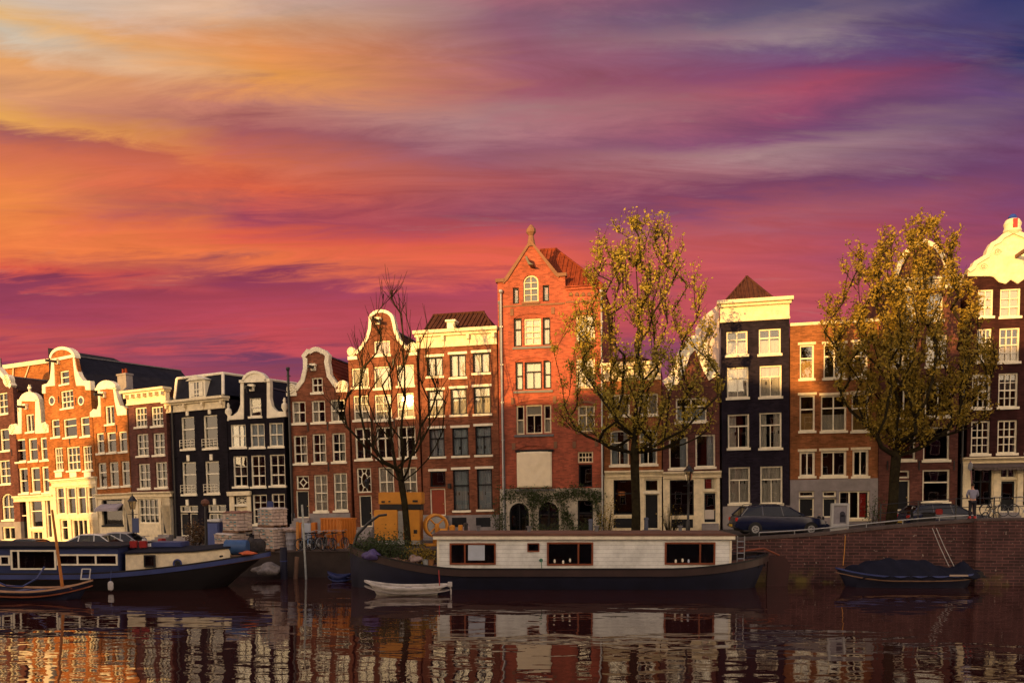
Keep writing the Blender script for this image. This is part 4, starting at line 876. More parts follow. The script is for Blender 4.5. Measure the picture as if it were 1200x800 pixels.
NH = [(-96, -90, 8), (-90, -84, 8.5), (-84, -78.5, 8), (-78.5, -73, 17.4), (-73, -67, 18.6), (-67, -61, 24.5), (-61, -56.2, 23.5), (-56.2, -50, 18.0), (-50, -44.5, 17.0), (-44.5, -39, 17.2), (-39, -33.5, 17.8), (-33.5, -28.5, 18.3), (-28.5, -22.5, 18.6), (-22.5, -17.5, 17.4), (-17.5, -12, 19.3), (-12, -6, 19.8), (-6, 0, 18.5), (0, 5.5, 17.5), (5.5, 11, 19), (11, 17, 18.2), (17, 22.5, 17), (22.5, 28, 19), (28, 34, 18), (34, 40, 17.5), (40, 46, 19)]
for k, (a, b_, h) in enumerate(NH): nearhouse(a, b_, h, k)
# ------------------------------------------------------------ trees
LEAF1 = mat('spring_leaf', (.06, .07, .01), .6, .4, 1.5, col2=(.66, .5, .06)); LEAF2 = mat('green_leaf', (.035, .06, .018), .6, .4, 2, col2=(.07, .10, .03)); LEAF3 = mat('olive_leaf', (.03, .038, .006), .6, .4, 1.2, col2=(.56, .38, .04))
def leaf_mesh(name, pts, size, m, parent=None, rnd=random, up=.3):
    vs = []; fs = []
    for p in pts:
        s_ = size*rnd.uniform(.6, 1.35); a = Vector((rnd.gauss(0, 1), rnd.gauss(0, 1), rnd.gauss(up, 1))).normalized(); b = a.orthogonal().normalized(); b.rotate(Matrix.Rotation(rnd.random()*6.28, 3, a)); c = a.cross(b)
        p = Vector(p); k = len(vs)
        vs += [p-b*s_*.5, p+c*s_*.3+a*s_*.08, p+b*s_*.5, p-c*s_*.3+a*s_*.08]; fs.append((k, k+1, k+2, k+3))
    me = bpy.data.meshes.new(name); me.from_pydata([tuple(v) for v in vs], [], fs); me.materials.append(m); o = bpy.data.objects.new(name, me); C.objects.link(o)
    if parent: o.parent = parent
    return o
def tree(name, px, Y, env, fork_py, label, ntips, leaves, size, seed, m, r0=.3, lean=0., base_py=None, dens=1., twig=.75, cat='tree', steep=1.15, rmin=.016):
    rnd = random.Random(seed); B = ground(px, Y); root = empty(name, B, (0, 0, 0), label, cat)
    def W(x, y): return atY(x, y, Y)-B
    fk = W(px+lean, fork_py)
    nodes = [Vector((0, 0, -.2))]; par = [-1]
    for t in (.03, .3, .6, .85, 1.): nodes.append(Vector((fk.x*t+rnd.uniform(-.05, .05)*(t < 1), rnd.uniform(-.05, .05), fk.z*t))); par.append(len(nodes)-2)
    first = len(nodes)-1
    ys = [e[0] for e in env]; tips = []
    ctop = W((env[1][1]+env[1][2])/2+rnd.uniform(-6, 6), env[1][0]); nl = 9
    for k in range(1, nl+1):        # a central leader and two strong side limbs
        t = k/nl; nodes.append(fk.lerp(ctop, t*.86)+Vector((rnd.gauss(0, .16)*(1-t*.5), rnd.gauss(0, .14), 0))); par.append(len(nodes)-2)
    lead0 = first+1
    def at(y):
        for (y0, a0, b0), (y1, a1, b1) in zip(env, env[1:]):
            if y0 <= y <= y1: t = (y-y0)/(y1-y0); return a0+(a1-a0)*t, b0+(b1-b0)*t
    mx = max(b-a for _, a, b in env)
    while len(tips) < ntips:
        y = rnd.uniform(ys[0], ys[-1]); a, b = at(y)
        if rnd.random() > ((b-a)/mx)**.8+.1: continue
        u = rnd.uniform(-1, 1); v = rnd.uniform(-1, 1)
        if u*u+v*v > 1: continue
        L_, Rr = W(a, y), W(b, y); hw = (Rr.x-L_.x)/2
        tips.append(Vector(((L_.x+Rr.x)/2+u*hw, v*hw*.75, L_.z)))
    tips.sort(key=lambda p: (p-fk).length)
    ends = []
    for p in tips:
        best = None; bd = 1e9
        for i in range(first-1, len(nodes)):
            q = nodes[i]; d = p-q
            hz = math.hypot(d.x, d.y)
            if d.z < steep*hz: continue
            if d.length < .5: continue
            c = d.length*(1+.35*hz/max(.3, d.z))
            if c < bd: bd = c; best = i
        if best is None: best = first if p.z > fk.z+.5 else first-1
        q = nodes[best]; d = p-q; n = max(1, int(d.length/.9)); cur = best
        for k in range(1, n+1):
            t = k/n; w_ = q+d*t+Vector((d.x, d.y, -.2*abs(d.x)))*(.17*math.sin(math.pi*t))+Vector((rnd.gauss(0, .06), rnd.gauss(0, .06), 0))
            nodes.append(w_ if k < n else p.copy()); par.append(cur); cur = len(nodes)-1
        ends.append(cur)
    cnt = [0]*len(nodes)
    for e in ends:
        i = e
        while i >= 0: cnt[i] += 1; i = par[i]
    tot = max(cnt)
    rad = [max(rmin*.8, r0*(c/tot)**.48) for c in cnt]
    for i in range(first): rad[i] = r0*(1.25 if i == 0 else 1.12 if i == 1 else 1.)
    tb = MB()
    kids = {}
    for i, p in enumerate(par): kids.setdefault(p, []).append(i)
    done = set()
    for i in range(1, len(nodes)):
        if i in done: continue
        ch = [i]; done.add(i)
        while True:
            k = [c for c in kids.get(ch[-1], []) if c not in done]
            if not k: break
            c = max(k, key=lambda c: cnt[c]); ch.append(c); done.add(c)
        pts = [nodes[par[i]]]+[nodes[c] for c in ch]; rs = [min(rad[par[i]], rad[i]*1.1)]+[rad[c] for c in ch]
        tb.tube(pts, rs, 9 if rs[0] > .1 else 6 if rs[0] > .04 else 4)
    lp = []
    for e in ends:
        p = nodes[e]; q = nodes[par[e]]; d0 = (p-q).normalized()
        for k in range(rnd.randint(5, 8) if leaves else rnd.randint(3, 5)):
            d = (d0+Vector((rnd.gauss(0, .5), rnd.gauss(0, .5), rnd.uniform(.3, 1.2)))).normalized(); l = twig*rnd.uniform(.5, 1.3); s0 = q.lerp(p, rnd.random())
            mid = s0+d*l*.5+Vector((rnd.gauss(0, .05), rnd.gauss(0, .05), .03)); en = s0+d*l+Vector((0, 0, .1*l))
            tb.tube([s0, mid, en], [rmin*.8, rmin*.65, rmin*.4], 3, False)
            cl_ = [rnd.uniform(.2, 1.05) for _ in range(3)]
            for j in range(int(leaves*rnd.uniform(.2, 1.6))):
                t = rnd.choice(cl_)+rnd.gauss(0, .04); c = (s0.lerp(mid, t*2) if t < .5 else mid.lerp(en, t*2-1)); lp.append(c+Vector((rnd.gauss(0, .11), rnd.gauss(0, .11), rnd.gauss(0, .1))))
    tb.build('trunk', BARK, root, smooth=True)
    if leaves: leaf_mesh('crown', lp, size, m, root, rnd)
    return root
tree('bare_tree', 478, 47.6, [(340, 450, 468), (372, 436, 500), (420, 402, 520), (470, 380, 528), (505, 384, 524), (530, 410, 505)], 552, 'bare leafless tree rising behind the houseboat plants in front of the tallest bell gable', 95, 0, .1, 5, LEAF1, .18, -8, twig=1.3, steep=1.1, rmin=.022)
tree('leafy_tree', 745, 47.0, [(262, 712, 775), (285, 700, 806), (325, 684, 820), (375, 656, 834), (420, 640, 850), (455, 634, 858), (490, 642, 850), (520, 680, 806)], 512, 'tall slender spring tree with sparse yellow leaves before the red brick warehouse', 300, 10, .165, 11, LEAF1, .24, -1, steep=.55)
tree('leafy_tree', 1043, 46.6, [(266, 1060, 1098), (294, 995, 1122), (330, 975, 1138), (375, 960, 1150), (420, 966, 1165), (460, 978, 1168), (495, 1000, 1150), (515, 1020, 1100)], 520, 'dense broad spring tree before the hidden cream gable, right of the blue estate car', 360, 14, .17, 23, LEAF3, .26, 8, steep=.8)
def shrub(px, Y, py, w_px, h_px, n, m, label, size=.12, name='shrub', z=None, seed=1, stems=8, depth=.8, cat='shrub', parent=None):
    rnd = random.Random(seed+int(px)); s_ = F/Y; w_ = w_px/s_; h = h_px/s_
    z = z if z is not None else CH-(py-HOR)/s_; X = X_of(px, Y, z)
    o = empty(name, (X, Y, z), (0, 0, 0), label, cat); b = MB(); pts = []; cl = []
    for i in range(stems):
        a = rnd.uniform(-1, 1)*w_*.42; d = rnd.uniform(-1, 1)*w_*.3*depth; hh = h*rnd.uniform(.55, 1.)*(1-.4*abs(a)/(w_*.5+.01)); b.tube([(a*.3, d*.3, 0), (a*.7, d*.7, hh*.5), (a, d, hh)], [.02, .014, .006], 4); cl.append((a, d, hh)); cl.append((a*.7, d*.7, hh*.55))
    b.build('stem', BARK, o)
    for i in range(n):
        c = rnd.choice(cl); q = .16*min(w_, h*1.3); pts.append((c[0]+rnd.gauss(0, q), c[1]+rnd.gauss(0, q*depth), max(.02, c[2]+rnd.gauss(0, q))))
    leaf_mesh('foliage', pts, size, m, o, rnd); return o
# ------------------------------------------------------------ boats
HULLN = mat('navy_hull_paint', (.01, .011, .028), .6, .35, .8, .1); HULLB = mat('black_hull_paint', (.008, .006, .007), .6, .35, .8, .1); BLUEP = mat('blue_boat_paint', (.03, .045, .15), .5, .3, .8, .05)
CLAP = mat('white_clapboard', (.78, .80, .76), .6, .24, 1.5, .6, kind='ribbed'); DECK = mat('brown_roof_felt', (.13, .06, .04), .85, .35, 1.5, .2); NAVYC = mat('navy_tarpaulin', (.008, .009, .02), .85, .3, 1.5, .5, spec=.15)
CLAPB = mat('blue_clapboard', (.022, .034, .11), .6, .2, 1.2, .6, kind='ribbed')
def hull(parent, x0, x1, yc, beam, sheer, nL=5., nR=5., m=HULLN, zk=-.5, thick=.1, deck=.22, n=40, flare=.85, deckm=None, rake=(0, 0), rocker=0.):
    """sheer(t) height of the rail; nL / nR bluffness of the two ends"""
    vs = []; prof = []
    for i in range(n+1):
        t = .5-.5*math.cos(math.pi*i/n); x = x0+(x1-x0)*t; s_ = abs(2*t-1); e = nL if t < .5 else nR
        w_ = beam/2*max(.02, (1-s_**e)**.6); zs = sheer(t); prof.append((x, w_, zs))
    b = MB()
    def pos(x, y, z, zs):
        s_ = (2*(x-x0)/(x1-x0)-1); a = 1-max(-.3, z)/zs
        return (x-(rake[1] if s_ > 0 else -rake[0])*abs(s_)**5*a*.9, y, z+rocker*abs(s_)**3*max(0, min(1, a)))
    for x, w_, zs in prof:
        for q, z in ((.15, zk), (flare*.9, zk*.3), (flare+.04, zs*.35), (1., zs*.75), (1., zs)): vs.append(pos(x, yc-w_*q, z, zs))
        for q, z in ((1., zs), (1., zs*.75), (flare+.04, zs*.35), (flare*.9, zk*.3), (.15, zk)): vs.append(pos(x, yc+w_*q, z, zs))
    fs = []
    N_ = 10
    for i in range(n):
        for j in range(N_-1):
            if j == 4: continue
            fs.append((i*N_+j, i*N_+j+1, (i+1)*N_+j+1, (i+1)*N_+j))
        fs.append((i*N_+9, i*N_, (i+1)*N_, (i+1)*N_+9))
    fs += [tuple(range(10)), tuple(n*N_+j for j in range(10))]
    b.add(vs, fs); h = b.build('hull', m, parent, smooth=True)
    # deck or floor
    d = MB(); vs = []
    for x, w_, zs in prof: vs += [(x, yc-max(.01, w_-.03), zs-deck), (x, yc+max(.01, w_-.03), zs-deck), (x, yc+max(.01, w_-.03), zs-deck-.06), (x, yc-max(.01, w_-.03), zs-deck-.06)]
    d.add(vs, [(4*i+j, 4*i+(j+1)%4, 4*i+4+(j+1)%4, 4*i+4+j) for i in range(n) for j in range(4)]+[(0, 1, 2, 3), (4*n, 4*n+1, 4*n+2, 4*n+3)]); d.build('deck', deckm or WOOD, parent)
    return h, prof
def strake(parent, prof, yc, dz0, dz1, out, m, name='rubbing_strake', both=True):
    b = MB()
    for s_ in ((-1, 1) if both else (-1,)):
        vs = []
        for x, w_, zs in prof: vs += [(x, yc+s_*(w_-.03), zs+dz0), (x, yc+s_*(w_+out), zs+dz0), (x, yc+s_*(w_+out), zs+dz1), (x, yc+s_*(w_-.03), zs+dz1)]
        n = len(prof)-1; b.add(vs, [(4*i+j, 4*i+(j+1)%4, 4*i+4+(j+1)%4, 4*i+4+j) for i in range(n) for j in range(4)]+[(0, 1, 2, 3), (4*n, 4*n+1, 4*n+2, 4*n+3)])
    return b.build(name, m, parent, smooth=False)
def bwin(parent, px0, py0, px1, py1, Y, fr, split=(), name='window', cur=None, glass=GLASSD, fw=.08):
    a = atY(px0, (py0+py1)/2, Y); c = atY(px1, (py0+py1)/2, Y); t = atY((px0+px1)/2, py0, Y).z; bt = atY((px0+px1)/2, py1, Y).z; ox, oy, oz = parent.location
    x0, x1, z0, z1 = a.x-ox, c.x-ox, bt-oz, t-oz; y = Y-oy; f = MB(); f.ring([(x0, z0), (x1, z0), (x1, z1), (x0, z1)], fw, y-.05, y+.04)
    for s_ in split: x = x0+(x1-x0)*s_; f.box(x-fw*.5, x+fw*.5, y-.045, y+.04, z0+fw*.9, z1-fw*.9)
    fo = f.build(name, fr, parent); p = MB(); p.box(x0+fw*.9, x1-fw*.9, y-.012, y-.002, z0+fw*.9, z1-fw*.9); p.build('pane', glass, fo)
    if cur: c = MB(); cx0 = x0+(x1-x0)*cur[0]; cx1 = x0+(x1-x0)*cur[1]; c.box(cx0, cx1, y-.02, y-.013, z0+fw+(z1-z0)*.12, z1-fw); c.build('blind', CURTB, fo)
    return fo
# central houseboat
HB = empty('houseboat', (2.3, 42.95, 0), (0, 0, 0), 'long dark houseboat with a white clapboard cabin moored in the middle of the canal', 'houseboat')
def shr(t): return 1.02+1.05*max(0, (.28-t)/.28)**1.7+.62*max(0, (t-.74)/.26)**1.8
h_, pf = hull(HB, -10.5, 10.6, 0, 3.9, shr, 4.5, 8.0, HULLN, -.5, deckm=DECK, rake=(.1, .7))
strake(HB, pf, 0, -.34, .0, .05, mat('dark_brown_rail', (.035, .018, .016), .5, .3, 1)); strake(HB, pf, 0, -.02, .06, .07, HULLB, 'gunwale')
b = MB(); b.box(-5.95, 8.3, -1.6, 1.4, .85, 2.45); b.build('cabin', CLAP, HB)
b = MB(); b.box(-6.12, 8.5, -1.78, 1.55, 2.453, 2.63); b.build('fascia', WHITE, HB, bevel=.015); b = MB(); b.box(-6.16, 8.54, -1.82, 1.6, 2.633, 2.69); b.box(-6., 8.4, -1.6, 1.4, 2.692, 2.74); b.build('roof', DECK, HB)
b = MB(); b.box(-5.99, 8.34, -1.63, -1.601, .86, .93); b.build('skirting', WHITE, HB)
YN = 42.95-1.603
bwin(HB, 527, 636, 581, 661, YN, WOODR, (.33,), cur=(.4, .76)); bwin(HB, 618, 636, 632, 646, YN, WOODR, (), fw=.05); bwin(HB, 641, 635, 695, 662, YN, WOODR, (.68,)); bwin(HB, 779, 635, 838, 661, YN, WOODR, (.70,))
for px, py in ((650, 657), (660, 658), (668, 656), (792, 657), (800, 656), (807, 657)):
    p = atY(px, py, YN-.05)-HB.location; b = MB(); b.lathe([(.04, -.09), (.055, 0), (.03, .08)], (p.x, p.y+.02, p.z), 8); b.build('pot', CURTB if px % 2 else WHITE, HB)
b = MB(); p = atY(634, 656, YN)-HB.location; b.tube([(p.x, p.y-.02, p.z), (p.x, p.y-.16, p.z), (p.x+.05, p.y-.16, p.z-.6), (p.x+.12, p.y-.16, p.z-.8)], .02, 6); b.lathe([(.09, -.03), (.09, .04)], (p.x, p.y-.03, p.z), 10, 'y'); b.build('hose', mat('green_hose', (.05, .16, .1), .6), HB)
b = MB()
for px, pz in ((513.5, 2.4), (856, 2.4)): p = atY(px, 650, YN)-HB.location; b.box(p.x-.05, p.x+.05, -1.63, -1.604, .95, pz)
b.build('corner_board', WHITE, HB)
for px, y in ((560, .6), (700, .4), (800, .7), (620, .2)): p = atY(px, 626, 43)-HB.location; b = MB(); b.lathe([(.09, 2.74), (.09, 2.95), (.14, 2.96), (.14, 3.02)], (p.x, y, 0), 10); b.build('roof_vent', LEAD, HB)
# stern: rudder, tiller, ladder
b = MB(); b.prism([(10.55, -.4), (11.6, -.4), (11.75, 1.1), (11.4, 1.55), (10.6, 1.45)], -.06, .06); b.build('rudder', mat('oxblood_paint', (.035, .008, .008), .5, .3, 1), HB, bevel=.02)
b = MB(); b.tube([(11.2, 0, 1.55), (10.4, 0, 1.9), (9.2, 0, 1.75)], .05, 6); b.build('tiller', WOODR, HB)
b = MB(); b.tube([(8.75, -1.2, 1.0), (8.75, -1.2, 2.6)], .025, 6); b.tube([(9.1, -1.2, 1.0), (9.1, -1.2, 2.6)], .025, 6)
for i in range(5): b.tube([(8.75, -1.2, 1.2+i*.28), (9.1, -1.2, 1.2+i*.28)], .02, 5)
b.build('ladder', STEEL, HB)
b = MB(); pts = [(9.2+1.25*math.sin(a), -1.45*math.cos(a)*.95, 1.55+.12*math.sin(a)) for a in [i*math.pi/12 for i in range(13)]]; b.tube(pts, .03, 6)
for p in pts[::2]: b.tube([p, (p[0], p[1], 1.0)], .02, 5)
b.build('stern_railing', IRON, HB)
b = MB(); b.tube([(-10.35, 0, 1.8), (-10.1, 0, 2.6), (-9.5, 0, 3.2), (-9.0, 0, 3.55), (-8.6, 0, 3.6)], [.09, .08, .07, .06, .06], 8); b.lathe([(.14, 1.75), (.14, 2.0)], (-10.35, 0, 0), 10); b.build('davit', IRON, HB)
# things on the foredeck
def thingbox(name, loc, dims, m, label, cat, rz=0, bevel=.03, group=None):
    b = MB(); b.box(-dims[0]/2, dims[0]/2, -dims[1]/2, dims[1]/2, 0, dims[2]); o = b.build(name, m, None, bevel=bevel); o.location = loc; o.rotation_euler.z = rz; return tag(o, label, cat, group)
shrub(452, 42.2, 655, 62, 32, 2600, LEAF2, 'big green bush on the houseboat foredeck under the orange power unit', .11, z=1.25, stems=16)
shrub(425, 42.6, 656, 26, 18, 800, LEAF2, 'low green plants at the very bow of the houseboat', .1, z=1.5, seed=3)
shrub(492, 42.0, 658, 38, 26, 900, LEAF3, 'straggly brown plants beside the white cabin end on the houseboat deck', .1, z=1.05, seed=4, stems=16)
def rag(name, px, py, Y, w_, h, m, label, cat, seed=0):
    rnd = random.Random(seed); p = atY(px, py, Y); bm = bmesh.new(); bmesh.ops.create_icosphere(bm, subdivisions=3, radius=1)
    for v in bm.verts: k = 1+.18*math.sin(v.co.x*5+seed)+.15*math.sin(v.co.y*7+v.co.z*4+seed); v.co = Vector((v.co.x*w_/2*k, v.co.y*w_*.35*k, max(-.3*h, v.co.z*h/2*k)))
    me = bpy.data.meshes.new(name); bm.to_mesh(me); bm.free(); me.materials.append(m); me.polygons.foreach_set('use_smooth', [True]*len(me.polygons)); o = bpy.data.objects.new(name, me); C.objects.link(o); o.location = p; return tag(o, label, cat)
rag('tarpaulin_bundle', 436, 651, 41.7, .85, .6, mat('violet_tarpaulin', (.07, .05, .16), .6, .3, 4, .5), 'violet tarpaulin bundle on the houseboat foredeck', 'bundle', 1)
rag('sack', 486, 655, 41.8, .7, .4, mat('pale_sack', (.3, .22, .2), .8, .3, 4, .5), 'pale sack lying between the plants and the white cabin', 'sack', 3)
rag('sack', 462, 657, 41.7, .6, .35, mat('brown_sack', (.13, .08, .06), .8, .3, 4, .5), 'brown sack lying under the big green bush on deck', 'sack', 5)
for i, (px, c, nm) in enumerate(((471, (.35, .2, .12), 'clay'), (499, (.28, .3, .3), 'grey'), (505, (.3, .14, .05), 'orange'))):
    p = atY(px, 660, 41.6); o = MB(); o.lathe([(.12, 0), (.17, .3), (.19, .3), (.15, .26)], (0, 0, 0), 10); q = o.build('flower_pot', mat(nm+'_pot', c, .7), None, smooth=True); q.location = (p.x, 41.6, p.z-.1); tag(q, nm+' flower pot standing on the houseboat deck near the cabin', 'flower pot')
# small white dinghy
def small_boat(name, px0, px1, Y, beam, zs, ends, m, inner, label, nL=2.4, nR=2.4, thwarts=3, cat='rowing boat', trim=None, deckd=.22):
    a = X_of(px0, Y, .3); c = X_of(px1, Y, .3); o = empty(name, ((a+c)/2, Y, 0), (0, 0, 0), label, cat); L_ = (c-a)/2
    h_, p_ = hull(o, -L_, L_, 0, beam, lambda t: zs+ends[0]*max(0, (.5-t)*2)**2.2+ends[1]*max(0, (t-.5)*2)**2.2, nL, nR, m, -.25, deck=deckd, deckm=inner, flare=.72, rake=(.55, .5), rocker=.3)
    strake(o, p_, 0, -.05, .03, .035, trim or m, 'gunwale')
    for i in range(thwarts):
        k = int(len(p_)*(i+1.)/(thwarts+1.)); x, w_, z = p_[k]; b = MB(); b.box(x-.13, x+.13, -w_+.02, w_-.02, z-.12, z-.08); b.build('thwart', inner, o)
    return o, p_
DIRTYW = mat('dirty_white_paint', (.5, .47, .44), .6, .35, 2, .1)
o, _ = small_boat('dinghy', 427, 527, 39.6, 1.45, .36, (.28, .1), DIRTYW, mat('grey_thwart', (.3, .27, .25), .8, .3, 3), 'small dirty white dinghy floating before the dark houseboat bow', 2.0, 3.5, cat='dinghy')
b = MB(); b.tube([(1.95, 0, .5), (2.05, 0, .2), (2.05, 0, -.1)], .04, 8); b.cbox((2.0, 0, .46), (.2, .18, .24)); b.build('outboard_motor', DIRTYW, o, bevel=.04)
b = MB(); b.tube([(1.55, -.2, .2), (1.5, -.2, 1.15)], .025, 6); b.build('stick', mat('red_stick', (.3, .03, .03), .6), o)
small_boat('rowing_boat', 384, 412, 45.1, 1.0, .3, (.2, .1), BLUEP, BLUEP, 'little bright blue boat tucked between the quay and the houseboat bow', 2.2, 3.)
# open boat with the orange mast
SBT, _ = small_boat('sailing_boat', -35, 109, 38.0, 1.7, .42, (.3, .42), HULLN, WOODR, 'low open wooden boat with a leaning orange mast at far left', 3.2, 1.9, 3, 'sailing boat', mat('pale_wood_rail', (.42, .24, .14), .6, .25, 2))
p0 = atY(74, 688, 38)-SBT.location; p1 = atY(61, 597, 38)-SBT.location; b = MB(); b.tube([(p0.x, 0, p0.z-.3), (p1.x, 0, p1.z)], [.075, .05], 8); b.build('mast', mat('orange_varnish', (.42, .15, .03), .45, .25, 3), SBT, smooth=True)
b = MB()
for px in (25, 42): p = atY(px, 688, 38)-SBT.location; b.cbox((p.x, 0, .32), (.45, 1.1, .12))
b.build('cushion', BLUEP, SBT, bevel=.03)
b = MB(); p = atY(0, 680, 38)-SBT.location; b.tube([(p.x-.3, -.3, .95), (p.x+.4, -.2, .6), (p.x+1., 0, .55), (p.x+1.6, .1, .9), (p.x+1.8, .4, 1.4)], .04, 6); b.build('rope', BLUEP, SBT)
# left barge
LB = empty('barge', (-22, 42.6, 0), (0, 0, 0), 'long dark blue barge with white-framed windows and cream fore cabin at left', 'barge')
def shl(t): return .84+.95*max(0, (t-.62)/.38)**1.7
h_, pb = hull(LB, -14, 9.9, 0, 4.2, shl, 4, 3.6, HULLB, -.5, deckm=DECK, n=48, rake=(.5, 2.6))
strake(LB, pb, 0, -.24, -.03, .06, BLUEP); strake(LB, pb, 0, -.03, .05, .04, HULLB, 'gunwale')
YB = 42.6-1.72
def bx(px, py, Y): p = atY(px, py, Y); return p.x-LB.location.x, p.z
xr, _ = bx(139, 655, YB); b = MB(); b.box(-13, xr, -1.72, 1.5, .6, 2.08); b.build('cabin', CLAPB, LB); b = MB(); b.box(-13.1, xr+.12, -1.84, 1.62, 2.083, 2.17); b.build('roof', SLATE, LB)
for q in ((-60, 651, -2, 662, (.33, .66)), (0, 650.5, 12, 662, ()), (13, 644, 66, 667, (.17,)), (67, 649, 138, 662, (.34, .64))): bwin(LB, *q[:4], YB, WHITE, q[4], fw=.075)
x0, _ = bx(147, 655, YB+.15); x1, _ = bx(263, 655, YB+.15); b = MB(); n = 16; vs = []
for i in range(n+1):
    t = i/n; x = x0+(x1-x0)*t; zt = 1.84+.12*t+.35*max(0, t-.7); zb = .75+.9*max(0, t-.25)**1.6; hw = 1.6*(1-.5*t**3); vs += [(x, -hw, zb-.2), (x, -hw+.05, zt-.12), (x, -hw+.2, zt), (x, hw-.2, zt), (x, hw, zt-.12), (x, hw, zb-.2)]
b.add(vs, [(6*i+j, 6*i+(j+1) % 6, 6*i+6+(j+1) % 6, 6*i+6+j) for i in range(n) for j in range(6)]+[tuple(range(6)), tuple(6*n+j for j in range(6))]); b.build('fore_cabin', CREAM, LB)
b = MB(); vs = []
for i in range(n+1):
    t = i/n; x = x0-.05+(x1-x0+.1)*t; zt = 1.845+.12*t+.35*max(0, t-.7); hw = 1.6*(1-.5*t**3)+.05; vs += [(x, -hw, zt+.0), (x, 0, zt+.16), (x, hw, zt), (x, hw, zt-.06), (x, -hw, zt-.06)]
b.add(vs, [(5*i+j, 5*i+(j+1) % 5, 5*i+5+(j+1) % 5, 5*i+5+j) for i in range(n) for j in range(5)]+[tuple(range(5)), tuple(5*n+j for j in range(5))]); b.build('fore_cabin_roof', SLATE, LB)
YF = 42.6-1.6
bwin(LB, 169, 650, 182, 664, YF-.02, HULLB, (), fw=.06)
p = bx(208, 660, YF-.05); b = MB(); b.torus((p[0], -1.66, p[1]), .19, .04, 20, 6); fo = b.build('porthole', BLUEP, LB, smooth=True); b = MB(); b.lathe([(.18, -1.66), (.18, -1.62)], (p[0], 0, p[1]), 18, 'y'); b.build('pane', GLASSD, fo)
p = bx(257, 652, YF); b = MB(); b.lathe([(.05, -1.45), (.05, -1.2)], (p[0], 0, p[1]), 10, 'y'); b.build('hawse_hole', HULLB, LB)
b = MB(); p = bx(275, 641, 42.2); b.lathe([(.02, -.56), (.36, -.55), (.38, -.5), (.38, .5), (.36, .55), (.02, .56)], (p[0]+.1, -.4, p[1]), 20, 'x'); t_ = b.build('tank', mat('blue_tank', (.03, .08, .2), .5, .25, 2), None, smooth=True); t_.location = LB.location; t_.rotation_euler.z = 0; tag(t_, 'blue cylindrical tank lying on the bow of the left barge', 'tank')
b = MB(); b.cbox((p[0]+.1, -.4, p[1]-.42), (.8, .6, .12)); b.build('tank_cradle', WOOD, LB)
# red fuel cans, wheelhouse clutter, ladder, fender
for i, (px, c) in enumerate(((157, 'left one of the two'), (168, 'right one of the two'))):
    p = atY(px, 643, 42); thingbox('fuel_can', (p.x, 42, 2.0), (.36, .3, .34), mat('red_plastic', (.28, .02, .02), .4), 'red fuel can on the barge roof, '+c, 'fuel can', .2)
b = MB(); x, _ = bx(101, 670, YB-.4)
for d in (-.2, .2): b.tube([(x+d+.05, -2.2, 1.1), (x+d, -2.25, .62)], .03, 6)
b.tube([(x-.15, -2.2, 1.1), (x+.25, -2.2, 1.1)], .03, 6); b.box(x-.2, x+.2, -2.3, -2.1, .6, .66); b.build('boarding_step', DIRTYW, LB)
def fender(px, py0, py1, Y, label):
    p = atY(px, py0, Y); z1 = p.z; z0 = atY(px, py1, Y).z; o = empty('fender', (p.x, Y, z0), (0, 0, 0), label, 'fender'); h = z1-z0; b = MB(); b.lathe([(.03, 0), (.11, .06), (.125, .15), (.125, h-.12), (.1, h-.04), (.03, h)], (0, 0, 0), 14); b.build('body', DIRTYW, o, smooth=True); b = MB(); b.tube([(0, 0, h), (.02, .05, h+.5)], .015, 5); b.build('rope', BLUEP, o)
fender(129.5, 680.5, 692, 40.3, 'white fender hanging from the side of the left barge')
b = MB(); b.tube([(.1, 0, 0), (.1, 0, .9)], .02, 5); b.tube([(-.1, .0, .0), (-.1, 0, .9)], .02, 5)
shr2 = thingbox('deck_hatch', (atY(200, 643, 42.6).x, 42.6, 2.02), (1.5, 1.1, .25), BLUEP, 'blue hatch box on the cream fore cabin roof', 'hatch')
rag('life_jacket', 290, 648, 41.6, .8, .22, mat('orange_plastic', (.5, .1, .03), .6, .2, 4), 'orange life jacket lying on the bow of the left barge', 'life jacket', 2)
rag('rope_heap', 299, 641, 43.4, .9, .9, mat('dark_net', (.03, .025, .025), .9, .5, 8, .9), 'dark heap of nets between the barge bow and brick pallets', 'heap', 4)
# boat under a cover
RB = empty('covered_boat', (X_of(1060, 42.7, .5), 42.7, 0), (0, 0, R(-1)), 'small boat under a navy tarpaulin cover moored below the right quay wall', 'covered boat')
L_ = 3.45
h_, pr = hull(RB, -L_, L_, 0, 1.9, lambda t: .62+.35*max(0, (.4-t)/.4)**2+.1*max(0, (t-.6)/.4)**2, 2.2, 4.5, HULLN, -.3, flare=.75, rake=(.5, .3), rocker=.15)
strake(RB, pr, 0, -.08, .0, .04, BLUEP, 'gunwale')
b = MB(); n = 40; k = 14; vs = []
for i in range(n+1):
    t = i/n; x = -L_*.86+t*L_*1.95; s_ = abs(2*t-1); w_ = 1.02*max(.05, (1-s_**3.2)**.6)
    ridge_ = .98+.42*math.exp(-((t-.28)/.2)**2)+.34*math.exp(-((t-.55)/.14)**2)+.36*math.exp(-((t-.87)/.06)**2)-.12*t
    for j in range(k+1):
        a = -1+2*j/k; z = .52+(ridge_-.52)*(1-abs(a)**1.7)+.05*math.sin(t*45+a*5)+.03*math.sin(t*23-a*9)*(1-abs(a)); z = min(z, 3); vs.append((x, a*w_, z-.1*(s_**4)))
b.add(vs, [(i*(k+1)+j, i*(k+1)+j+1, (i+1)*(k+1)+j+1, (i+1)*(k+1)+j) for i in range(n) for j in range(k)]); co = b.build('cover', NAVYC, RB, smooth=True); sm = co.modifiers.new('t', 'SOLIDIFY'); sm.thickness = .015
